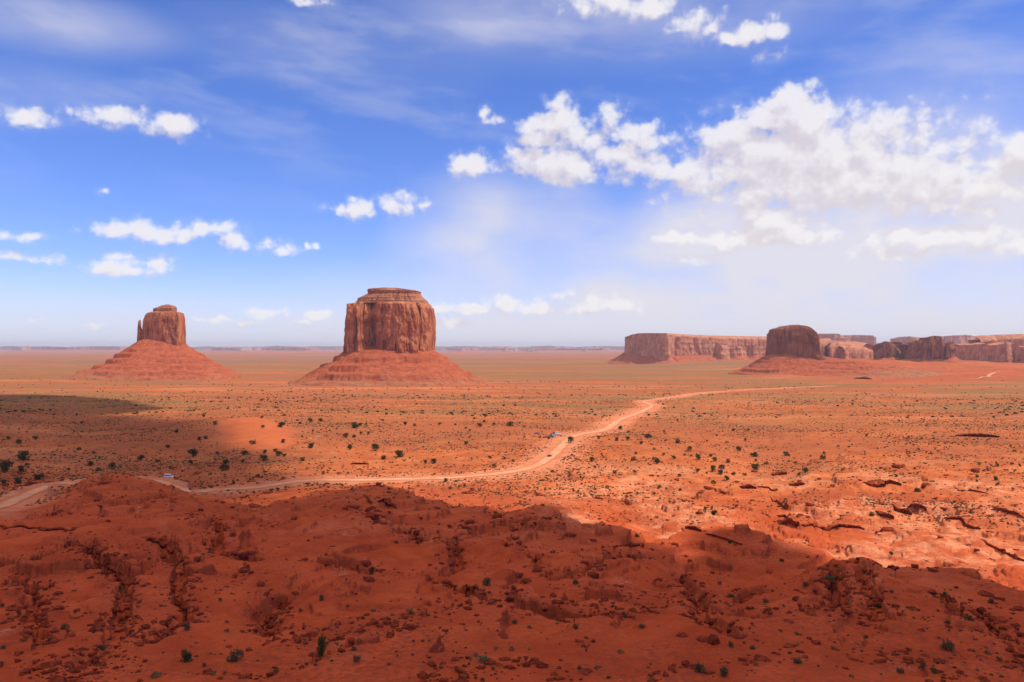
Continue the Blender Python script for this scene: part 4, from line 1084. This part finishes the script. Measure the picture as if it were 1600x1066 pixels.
FOL = {'juniper': [bush_mesh('foliage', 300+i, 620, 0.095, 11, 0.85, 0.21, M_juniper) for i in range(5)],
       'sage': [bush_mesh('foliage', 320+i, 520, 0.085, 9, 0.6, 0.20, M_sage) for i in range(4)],
       'straw': [bush_mesh('foliage', 340+i, 420, 0.16, 8, 0.5, 0.17, M_straw, up=True) for i in range(3)],
       'bright': [bush_mesh('foliage', 350+i, 700, 0.085, 11, 0.85, 0.20, M_bright) for i in range(3)]}
TREE = bush_mesh('crown', 399, 1500, 0.07, 13, 1.45, 0.22, M_bright, tall=True)
STEMS = [stem_mesh('stem', 360+i, mat=M_wood) for i in range(3)]

B = []   # (column, base row, width px, kind)
def add(kind, s): 
    for t in s.split():
        a = t.split(','); B.append((float(a[0]), float(a[1]), float(a[2]), kind))
add('juniper', """29,694,11 56,687,10 38,719,20 7,737,26 32,737,13 42,728,7 123,703,8 147,709,6 142,729,12 153,736,8 175,732,13 107,736,7 60,750,18 5,756,12 27,756,13 262,700,9 220,719,13 246,723,8
 276,677,8 214,648,6 128,662,7 157,798,7 12,687,8 266,732,5 336,663,9 321,647,5 318,652,6 321,686,9 312,688,9 302,713,18 298,725,9 339,709,7 353,726,13 351,735,16 382,711,12 414,708,10 412,720,15 430,706,8 436,713,14 444,713,8 439,668,14
 443,692,9 410,669,8 486,700,14 473,720,9 485,660,9 465,658,6 469,663,7 501,659,8 540,684,12 553,684,7 555,669,13 546,703,11 409,654,6 380,723,8 403,746,8 365,756,6 489,675,5
 553,668,12 563,666,7 604,649,6 598,658,6 630,646,6 626,649,4 564,679,7 575,679,8 553,683,7 633,665,8 648,666,6 687,664,7 711,665,6 728,670,6 734,674,5 749,668,10 757,660,7 772,664,6 586,705,15 600,718,11 624,714,21 665,725,8 678,724,13
 701,694,5 728,695,8 765,716,7 789,718,6 801,722,6 772,731,9 608,765,7 724,644,5 709,643,4 742,648,4 753,642,4 759,652,6 741,655,5 778,643,4 787,635,5 805,635,6 801,649,5 572,664,5 593,667,4 892,692,13 862,681,5 858,687,6
 969,672,9 964,689,8 981,688,9 982,676,5 1002,694,8 1012,685,13 1021,718,6 1026,725,13 1037,712,7 1045,702,4 1053,717,8 1077,704,10 1080,714,6 1091,718,13 1111,714,8 1116,721,9 1137,723,9 1154,705,10 1181,721,7 1180,734,13 1128,735,13 1126,741,11
 1113,737,12 1104,741,5 1090,737,9 1146,743,9 1115,756,9 1062,745,8 1063,767,6 1146,674,7 1169,673,6 1164,690,6 1105,690,5 1120,682,5 1266,714,5 1368,666,5 1405,659,4 1287,709,6 1312,712,4 1429,733,5 925,722,10 930,731,6 961,740,8 863,739,8 943,716,4 935,686,6""")
add('bright', """1178,714,14 1228,712,12 1258,737,11 1248,743,8 1135,751,12 1116,805,13 1102,798,8 1400,745,8 1434,768,12 1363,806,9 1463,781,7 1526,746,8 1557,751,10 1559,759,7 1593,729,7 1558,729,8 1526,753,6 1392,868,10 996,839,8 290,1034,24 549,766,6 1353,998,9 1372,950,12 957,949,7 1141,849,8 1221,877,9""")
add('sage', """876,682,4 993,710,8 990,720,11 1005,680,6 1022,703,6 1069,712,7 1197,726,9 1163,743,9 1141,759,5 993,738,9 1030,762,9 1026,809,7 994,809,5 1038,676,6 1136,692,6 1057,692,13 1041,689,6 1242,724,8 1232,722,6 1224,721,4 1235,759,7 1354,682,7 1287,718,12 1317,735,7 1301,760,8
 1412,772,7 1392,772,6 1517,802,7 1446,725,7 1530,726,6 1549,728,5 1582,726,7 1537,737,7 1529,763,6 1583,766,8 1585,706,7 1461,677,6 1573,669,4 1493,795,9 1579,698,5 1326,699,7 1309,698,6 797,666,16 819,668,6 697,753,11 712,753,8 704,764,7 726,761,7 444,650,7 396,694,14 505,741,7 328,742,7
 368,1032,30 292,984,17 101,983,14 187,923,13 161,1017,17 159,898,8 260,995,14 5,947,10 22,950,11 5,1014,12 503,938,14 468,955,10 430,1053,12 480,1039,8 319,1041,10 78,1004,12 344,939,8 157,797,5 582,893,13 633,834,8 684,832,7 713,845,9 774,801,8 782,808,8 761,915,18 900,913,12 1002,981,13 901,982,13
 804,975,11 904,1045,10 974,961,12 552,1016,12 556,1034,16 769,1046,9 608,1039,7 754,1064,10 995,838,8 619,849,8 1093,1050,24 1130,1056,22 1246,1035,17 1479,1015,25 1514,969,14 1458,1052,13 1406,1052,14 1295,910,20 1477,934,13 1245,992,9 1301,1014,9 1234,1021,8 1124,913,9 1441,1044,14 1481,975,12 1197,942,12
 1259,917,12 1175,1014,12 1142,1010,12 1392,926,9 1549,943,12 1561,1032,12 1140,933,12""")
add('straw', """354,973,8 353,987,11 334,1055,12 243,1058,20 561,1005,9 642,959,15 827,982,10 754,1034,20 741,1026,14 776,1015,10 799,1017,9 969,1020,12 932,1045,10 584,952,10 668,959,10 1542,1022,14 870,975,8 1020,1062,9 1330,1058,9 690,1008,6 1013,1044,7 660,1050,7 1181,1040,10""")
DB = hit([(b[0], b[1]) for b in B], Dmin=85)
words = {'juniper': 'dark green bush', 'bright': 'fresh green leafy bush', 'sage': 'grey-green sage bush', 'straw': 'pale dry grass clump'}
def zone(px, py, D):
    side = 'far left' if px < 270 else 'left' if px < 540 else 'middle' if px < 960 else 'right' if px < 1300 else 'far right'
    if D > 900: z_ = 'on the plain beyond the road'
    elif D > 560: z_ = 'on the slopes beyond the road bend' if px < 900 else 'on the orange rise beside the road' if px < 1270 else 'on the open flat beyond the ledges'
    elif D > 330: z_ = 'beside the lower stretch of road' if px < 900 else 'among the sunlit ledges below the rise'
    else: z_ = 'on the shaded near slope'
    return z_, side
names = {'juniper': 'desert_bush', 'bright': 'desert_bush', 'sage': 'sage_bush', 'straw': 'grass_clump'}
unique = {(624,21):'widest dark bush on the brow above the middle of the road',(7,26):'largest dark bush at the left edge above the road',(290,24):'round deep green bush at the bottom left',(368,30):'wide grey-green bush right of the round green one at bottom left',
 (1479,25):'wide grey bush low on the right beside a gully',(1093,24):'grey bush at the bottom, left of its twin',(1130,22):'grey bush at the bottom, right of its twin',(892,13):'rounded brown-green bush on the inside of the road bend by the parked cars',
 (1116,13):'green bush standing alone below the orange rise, right of a smaller one',(1102,8):'small green bush just left of the lone green bush below the rise',(1434,12):'green bush right of the dark straight ledge',(1392,10):'single green bush on the sunlit strip behind the near right ridge',
 (761,18):'flat sage bush beside the dark notched ledge',(797,16):'long low sage thicket behind the parked cars',(396,14):'low brown sage clump at the foot of the smooth sand dune',(302,18):'wide dark bush in the hollow left of the dune',
 (38,20):'large dark bush above the left edge of the view',(60,18):'leaning dark bush just above the left road bend',(754,20):'largest pale grass clump near the bottom, left of the pyramid boulder',(243,20):'pale grass clump on the bottom edge at left',
 (1026,13):'roundest dark bush on the left part of the orange rise',(1258,11):'lone green bush at the right end of the orange rise',(1400,8):'small green bush on the bare sand above the straight ledge',(1295,20):'flat sage bush on the crest of the near right ridge'}
for (px, py, w, kd), D in zip(B, DB):
    wm = w/F*D*1.02
    x_, y_ = (px-CX)/F*D, D
    z_ = float(H(np.array([x_]), np.array([y_]))[0])
    zn, side = zone(px, py, D)
    lb = unique.get((int(px), int(w)))
    grp = None
    if lb is None:
        size = 'small' if w < 7 else 'medium' if w < 11 else 'large'
        lb = f'{size} {words[kd]} {zn}, {side}'; grp = f'{kd} plants {zn}'.replace('juniper', 'dark bush').replace('bright', 'green bush').replace('straw', 'dry grass')
    cat = 'grass' if kd == 'straw' else 'bush'
    k = random.randrange(len(FOL[kd])); rzv = random.uniform(0, 6.28); hs = random.uniform(0.75, 1.1)
    if w >= 11:
        r_ = empty(names[kd], (x_, y_, z_)); r_.rotation_euler = (0, 0, rzv); r_.scale = (wm, wm, wm*hs)
        obj('foliage', FOL[kd][k], None, r_)
        if kd != 'straw': obj('stem', STEMS[k % 3], None, r_)
        tag(r_, lb, cat, grp)
    else:
        o = obj(names[kd], FOL[kd][k], None, loc=(x_, y_, z_), rotz=rzv, scale=(wm, wm, wm*hs)); tag(o, lb, cat, grp)
# the little upright tree and the dead twigs
for px, py, w, lb in [(504, 1025, 21, 'small upright bright green tree with a forked crown at the lower left')]:
    D = float(hit([(px, py)], Dmin=85)[0]); x_, y_ = (px-CX)/F*D, D; wm = w/F*D*1.15
    r_ = empty('small_tree', (x_, y_, float(H(np.array([x_]), np.array([y_]))[0]))); r_.scale = (wm, wm, wm)
    obj('crown', TREE, None, r_); obj('trunk', stem_mesh('trunk', 377, 1.3, 4, 0.05, M_wood, 0.18), None, r_); tag(r_, lb, 'tree')
for px, py, w, lb in [(916, 1018, 13, 'bare dead branching twigs sticking up from the near slope'), (1484, 966, 8, 'bare dead twigs beside the gully at lower right')]:
    D = float(hit([(px, py)], Dmin=85)[0]); x_, y_ = (px-CX)/F*D, D; wm = w/F*D
    o = obj('dead_shrub', stem_mesh('dead_shrub', 381, 1.1, 5, 0.045, M_wood, 0.42), None, loc=(x_, y_, float(H(np.array([x_]), np.array([y_]))[0])), scale=(wm, wm, wm)); tag(o, lb, 'shrub')

def tufts(name, x, y, sz, mat, seed, nl=9, flat=0.6):
    r = np.random.default_rng(seed); n = len(x); z = H(x, y)
    d = r.normal(0, 1, (n, nl, 3)); d /= np.linalg.norm(d, axis=2)[..., None]; d[..., 2] = np.abs(d[..., 2])*flat
    c_ = d*0.38
    a = r.normal(0, 1, (n, nl, 3)); a[..., 2] = np.abs(a[..., 2])+0.5; a /= np.linalg.norm(a, axis=2)[..., None]
    b = r.normal(0, 1, (n, nl, 3)); b -= (b*a).sum(2)[..., None]*a; b /= np.linalg.norm(b, axis=2)[..., None]
    T_ = np.stack([c_-b*0.28-a*0.1, c_+b*0.28-a*0.1, c_+a*0.34], 2)*sz[:, None, None, None]
    T_ = T_+np.stack([x, y, z], 1)[:, None, None]
    me = mesh_np(name, T_.reshape(-1, 3), tris=np.arange(n*nl*3).reshape(-1, 3))
    o = obj(name, me, mat); tag(o, kind='stuff'); return o
def scatter(n, D0, D1, seed, dens):
    r = np.random.default_rng(seed)
    u = r.uniform(-0.75, 0.75, n); D = np.exp(r.uniform(math.log(D0), math.log(D1), n)); x = u*D
    rdv, _ = road_dist(x, D); dn_ = dune_mask(x, D)
    s_ = (r.random(n) < dens(x, D)) & (rdv > 11) & (dn_ < 0.3)
    return x[s_], D[s_]
x, y = scatter(80000, 400, 1700, 401, lambda x, y: 0.10+0.75*sstep(fbm(x/1.5, y, 90, 4, 161), -0.12, 0.28))
print('tufts', len(x))
tufts('sagebrush', x, y, np.random.default_rng(5).uniform(0.5, 1.5, len(x))*(0.75+y/1700), M_sage, 402)
x, y = scatter(26000, 450, 2000, 404, lambda x, y: 0.03+0.5*sstep(fbm(x/1.5, y, 130, 4, 167), 0.05, 0.35))
tufts('low_scrub', x, y, np.random.default_rng(6).uniform(0.8, 1.9, len(x))*(0.7+y/1500), M_olive, 405, 14, 0.6)
x, y = scatter(2600, 1100, 3000, 407, lambda x, y: 0.10+0.9*sstep(fbm(x/2.5, y, 300, 3, 171), 0.05, 0.3))
tufts('distant_scrub', x, y, np.random.default_rng(8).uniform(2.4, 5.0, len(x)), M_olive, 408, 26, 0.7)
x, y = scatter(5200, 112, 420, 410, lambda x, y: 0.08+0.6*sstep(fbm(x, y, 35, 3, 175), 0.0, 0.3))
k = np.random.default_rng(9).random(len(x)) < 0.6
tufts('sage_tufts', x[k], y[k], np.random.default_rng(10).uniform(0.25, 0.6, k.sum())*(0.8+y[k]/500), M_sage, 411, 16, 0.7)
tufts('dry_tufts', x[~k], y[~k], np.random.default_rng(11).uniform(0.22, 0.5, (~k).sum())*(0.8+y[~k]/500), M_straw, 412, 16, 0.8)

# ------------------------------------------------------------------ vehicles
def paint(name, col, rough=0.5, metal=0.0):
    m, q, b = new_mat(name); b.inputs['Roughness'].default_value = rough; b.inputs['Specular IOR Level'].default_value = 0.25
    n_ = q.noise(pos(q), 1.2, 4, 0.6)
    q.put(b.inputs['Base Color'], q.mix(q.ss(n_, 0.4, 0.8, 0, 0.25), col, (0.5, 0.25, 0.14)))
    return m
M_glass = paint('car_glass', (0.02, 0.025, 0.03), 0.1); M_tyre = paint('tyre_rubber', (0.02, 0.02, 0.02), 0.9); M_rim = paint('wheel_rim', (0.4, 0.4, 0.42), 0.3)
M_lampg = paint('lamp_glass', (0.7, 0.7, 0.68), 0.15); M_red = paint('tail_lamp', (0.4, 0.02, 0.02), 0.3)
def loft_body(prof, W, name, mat, parent, tuck=0.0):
    """side outline (x,z) -> body of width W with rounded edges"""
    bm = bmesh.new(); n = len(prof); rings = []
    for yv, ins in ((-W/2, 0.05), (-W/2+0.06, 0.0), (W/2-0.06, 0.0), (W/2, 0.05)):
        cxm = sum(a for a, b in prof)/n; czm = sum(b for a, b in prof)/n; r_ = []
        for a, b in prof:
            zz = max(0, (b-0.95))*tuck
            r_.append(bm.verts.new((cxm+(a-cxm)*(1-ins*0.4), yv*(1-zz), czm+(b-czm)*(1-ins))))
        rings.append(r_)
    for r1, r2 in zip(rings[:-1], rings[1:]):
        for i in range(n): bm.faces.new((r1[i], r1[(i+1) % n], r2[(i+1) % n], r2[i]))
    bm.faces.new(rings[0][::-1]); bm.faces.new(rings[-1])
    bmesh.ops.recalc_face_normals(bm, faces=bm.faces[:])
    me = bpy.data.meshes.new(name); bm.to_mesh(me); bm.free(); return obj(name, me, mat, parent)
def wheel(parent, x, y, r=0.36):
    bm = bmesh.new(); bmesh.ops.create_cone(bm, cap_ends=True, segments=20, radius1=r, radius2=r, depth=0.24)
    bmesh.ops.bevel(bm, geom=[e for e in bm.edges if len(e.link_faces) == 2 and any(len(f.verts) > 4 for f in e.link_faces)], offset=0.04, segments=1, affect='EDGES')
    me = bpy.data.meshes.new('wheel'); bm.to_mesh(me); bm.free()
    o = obj('wheel', me, M_tyre, parent, loc=(x, y, r)); o.rotation_euler = (pi/2, 0, 0)
    bm = bmesh.new(); bmesh.ops.create_cone(bm, cap_ends=True, segments=14, radius1=r*0.6, radius2=r*0.52, depth=0.27)
    me = bpy.data.meshes.new('rim'); bm.to_mesh(me); bm.free(); obj('rim', me, M_rim, o)
def vehicle(px, py, yaw, kind, col, label, D=None, grp=None):
    if D is None: D = float(hit([(px, py)], Dmin=300)[0])
    x, y = (px-CX)/F*D, D
    zz = H(np.array([x-1.5, x+1.5, x, x]), np.array([y, y, y-1.5, y+1.5])).mean()+0.05
    if kind == 'road': zz += 0.3
    nm = {'van': 'white_van', 'suv': 'parked_car', 'car': 'parked_car', 'road': 'moving_car'}[kind]
    if kind == 'van': nm = 'parked_van'
    r_ = empty(nm, (x, y, float(zz))); r_.rotation_euler = (0, 0, yaw)
    m = paint('car_paint', col)
    if kind == 'van':
        L, W, Ht = 5.6, 2.05, 2.55
        prof = [(-2.8, 0.45), (-2.78, 2.35), (-2.6, 2.55), (1.3, 2.5), (1.95, 1.55), (2.7, 1.25), (2.8, 0.5)]
        win = [(-2.4, 1.55), (-2.4, 2.2), (1.25, 2.2), (1.72, 1.55)]
    elif kind == 'suv':
        L, W = 4.8, 1.95
        prof = [(-2.4, 0.45), (-2.4, 1.2), (-2.15, 1.82), (0.65, 1.8), (1.3, 1.15), (2.3, 1.02), (2.42, 0.5)]
        win = [(-2.12, 1.18), (-1.95, 1.68), (0.6, 1.68), (1.1, 1.18)]
    else:
        L, W = 4.5, 1.8
        prof = [(-2.25, 0.4), (-2.25, 0.95), (-1.6, 1.02), (-1.0, 1.45), (0.4, 1.45), (1.1, 0.98), (2.15, 0.86), (2.25, 0.42)]
        win = [(-1.35, 1.02), (-0.9, 1.36), (0.35, 1.36), (0.9, 1.02)]
    body = loft_body(prof, W, 'body', m, r_, 0.10)
    loft_body(win, W+0.02, 'side_windows', M_glass, r_, 0.08)
    # windscreens follow the slope of the body
    def screen(a, b, name, off):
        bm = bmesh.new(); w2 = W/2*0.86
        vs = [bm.verts.new(v) for v in ((a[0]+off, -w2, a[1]+0.06), (b[0]+off, -w2*0.92, b[1]-0.06), (b[0]+off, w2*0.92, b[1]-0.06), (a[0]+off, w2, a[1]+0.06))]
        f_ = bm.faces.new(vs); ex = bmesh.ops.extrude_face_region(bm, geom=[f_]); bmesh.ops.translate(bm, verts=[v for v in ex['geom'] if isinstance(v, bmesh.types.BMVert)], vec=(-off*2, 0, 0))
        bmesh.ops.recalc_face_normals(bm, faces=bm.faces[:])
        me = bpy.data.meshes.new(name); bm.to_mesh(me); bm.free(); obj(name, me, M_glass, r_)
    if kind == 'van': screen((1.95, 1.55), (1.3, 2.5), 'windscreen', 0.03); 
    elif kind == 'suv': screen((1.3, 1.15), (0.65, 1.8), 'windscreen', 0.03); screen((-2.4, 1.2), (-2.15, 1.82), 'rear_window', -0.03)
    else: screen((1.1, 0.98), (0.4, 1.45), 'windscreen', 0.03); screen((-1.6, 1.02), (-1.0, 1.45), 'rear_window', -0.03)
    fx_ = prof[-1][0]; rx_ = prof[0][0]
    for s_ in (-1, 1):
        for xx in (L*0.31, -L*0.31): wheel(r_, xx, s_*(W/2-0.08), 0.38 if kind != 'car' else 0.33)
        for nm2, xx, zz2, mm in (('headlight', fx_-0.02, 0.78, M_lampg), ('tail_light', rx_+0.0, 0.85, M_red)):
            bm = bmesh.new(); bmesh.ops.create_cube(bm, size=1); bmesh.ops.scale(bm, verts=bm.verts[:], vec=(0.12, 0.34, 0.17)); bmesh.ops.bevel(bm, geom=bm.edges[:], offset=0.02, segments=1, affect='EDGES')
            me = bpy.data.meshes.new(nm2); bm.to_mesh(me); bm.free(); obj(nm2, me, mm, r_, loc=(xx, s_*(W/2-0.30), zz2))
    return tag(r_, label, 'van' if kind == 'van' else 'car', grp)
white, silver = (0.80, 0.80, 0.79), (0.50, 0.52, 0.55)
G_ = 'vehicles parked beside the dirt road'
vehicle(880, 682, radians(175), 'suv', white, 'white car parked alone at the right end of the row beside the road', grp=G_)
vehicle(871.5, 679, radians(20), 'van', white, 'white van at the upper right end of the tight cluster', grp=G_)
vehicle(865.5, 681.5, radians(25), 'suv', silver, 'silver car in the middle of the tight cluster', grp=G_)
vehicle(861.5, 683.5, radians(15), 'suv', (0.03, 0.05, 0.12), 'navy blue car at the lower front of the tight cluster', grp=G_)
vehicle(867.5, 677.5, radians(25), 'suv', (0.10, 0.14, 0.2), 'dark blue-grey car behind the silver one in the cluster', grp=G_)
vehicle(855.5, 684, radians(10), 'car', (0.03, 0.045, 0.03), 'dark green car left of the navy one', grp=G_)
vehicle(850.5, 684, radians(80), 'car', (0.20, 0.03, 0.035), 'dark red car seen end on, left of the dark green one', grp=G_)
vehicle(844, 684, radians(85), 'car', (0.08, 0.03, 0.04), 'maroon car at the left end of the front row', grp=G_)
vehicle(839, 678, radians(5), 'car', (0.05, 0.09, 0.22), 'blue car parked apart, up and left of the row', grp=G_)
vehicle(859, 714, radians(50), 'road', (0.02, 0.02, 0.025), 'small black car driving on the pale road below the bend')
vehicle(264, 758, radians(-12), 'van', white, 'white van half hidden behind the brow on the left stretch of road', D=508)

# ------------------------------------------------------------------ clouds overhead, out of the picture, that shade the near slopes
def cloud_mat(name, clear):
    m, q, b = new_mat(name)
    b.inputs['Base Color'].default_value = (0.9, 0.9, 0.92, 1); b.inputs['Roughness'].default_value = 1
    if clear > 0:
        tr = q.n('ShaderNodeBsdfTransparent'); mx = q.n('ShaderNodeMixShader'); mx.inputs[0].default_value = clear
        q.L.new(b.outputs[0], mx.inputs[1]); q.L.new(tr.outputs[0], mx.inputs[2]); q.L.new(mx.outputs[0], q.N['Material Output'].inputs[0])
    return m
bmi = bmesh.new(); bmesh.ops.create_icosphere(bmi, subdivisions=2, radius=1.0)
IV = np.array([v.co[:] for v in bmi.verts]); IF = np.array([[v.index for v in f.verts] for f in bmi.faces]); bmi.free()
def inside(px_, py_, poly):
    c_ = np.zeros(len(px_), bool); n = len(poly); dm = np.full(len(px_), 1e9)
    for i in range(n):
        (x1, y1), (x2, y2) = poly[i], poly[(i+1) % n]
        cond = ((y1 > py_) != (y2 > py_)) & (px_ < (x2-x1)*(py_-y1)/(y2-y1+1e-12)+x1); c_ ^= cond
        d = np.array([x2-x1, y2-y1]); L2 = d@d+1e-9; t = np.clip(((px_-x1)*d[0]+(py_-y1)*d[1])/L2, 0, 1)
        dm = np.minimum(dm, np.hypot(px_-x1-t*d[0], py_-y1-t*d[1]))
    return c_, dm
def cloud(poly, alt, zg, mat, sizes, seed):
    r = np.random.default_rng(seed); P_ = np.array(poly); C_ = []
    big = None
    for s_ in sizes:
        gx_, gy_ = np.meshgrid(np.arange(P_[:, 0].min(), P_[:, 0].max(), s_*0.85), np.arange(P_[:, 1].min(), P_[:, 1].max(), s_*0.85))
        gx_ = gx_.ravel()+r.uniform(-0.25, 0.25, gx_.size)*s_; gy_ = gy_.ravel()+r.uniform(-0.25, 0.25, gy_.size)*s_
        ins_, dm = inside(gx_, gy_, poly)
        m_ = ins_ & (dm > s_*0.75)
        if big is not None: m_ &= (dm < big*1.5)
        for a, b in zip(gx_[m_], gy_[m_]): C_.append((a, b, s_*r.uniform(0.85, 1.1)))
        big = s_
    C_ = np.array(C_); n = len(C_)
    t = (alt-zg)/S[2]; t = t+r.uniform(-1, 1, n)*C_[:, 2]*0.4
    cen = np.stack([C_[:, 0]+S[0]*t, C_[:, 1]+S[1]*t, zg+S[2]*t], 1)
    V = cen[:, None]+IV[None]*C_[:, 2][:, None, None]*np.array([1, 1, 0.7])*(1+0.12*r.normal(0, 1, (n, len(IV), 1)))
    me = mesh_np('cloud', V.reshape(-1, 3), tris=(IF[None]+np.arange(n)[:, None, None]*len(IV)).reshape(-1, 3), smooth=True)
    o = obj('cloud', me, mat); tag(o, kind='structure'); print('cloud balls', n); return o
g2 = lambda L: [((p-CX)/F*d, d) for p, d in L]
far_edge = g2([(-500, 420), (-200, 410), (100, 405), (262, 400), (420, 392), (500, 408), (560, 446), (608, 456), (655, 436), (740, 404), (787, 392), (850, 372), (875, 368), (905, 338), (955, 328), (1007, 311), (1046, 291), (1088, 282), (1112, 326), (1170, 330), (1220, 322), (1262, 312), (1296, 302), (1318, 262),
               (1345, 248), (1440, 246), (1520, 238), (1600, 226), (1900, 210)])
cloud(far_edge+[(420, -160), (-600, -160)], 1250, -74, cloud_mat('cloud_white', 0.0), (70, 36, 18, 9, 5), 501)
cloud(g2([(-260, 360), (100, 350), (300, 345), (480, 350), (560, 420), (520, 560), (500, 640), (440, 700), (395, 760), (375, 930), (260, 1040), (60, 1250), (-260, 1200)]), 4200, -86, cloud_mat('thin_cloud', 0.89), (70, 40), 503)
cloud(g2([(-300, 1130), (0, 1060), (120, 1060), (215, 1150), (250, 1250), (200, 1500), (60, 1750), (-60, 1800), (-300, 1750)]), 2600, -94, cloud_mat('cloud_grey', 0.35), (80, 40, 20), 505)

# ------------------------------------------------------------------ haze
hz_top, hz_bot, hz_r = 245.0, float(gz.min())-3.0, 47500.0
bm = bmesh.new(); bmesh.ops.create_cube(bm, size=1)
for v in bm.verts: v.co = (v.co.x*2*hz_r, v.co.y*2*hz_r, hz_bot+(v.co.z+0.5)*(hz_top-hz_bot))
me = bpy.data.meshes.new('haze'); bm.to_mesh(me); bm.free()
mh = bpy.data.materials.new('haze_air'); mh.use_nodes = True; q = NG(mh.node_tree)
q.N.remove(q.N['Principled BSDF'])
pv = q.n('ShaderNodeVolumePrincipled'); pv.inputs['Color'].default_value = (0.98, 0.95, 1.0, 1); pv.inputs['Density'].default_value = 2.4e-5; pv.inputs['Anisotropy'].default_value = 0.1
q.L.new(pv.outputs[0], q.N['Material Output'].inputs['Volume'])
tag(obj('haze', me, mh), kind='stuff')
print('done')
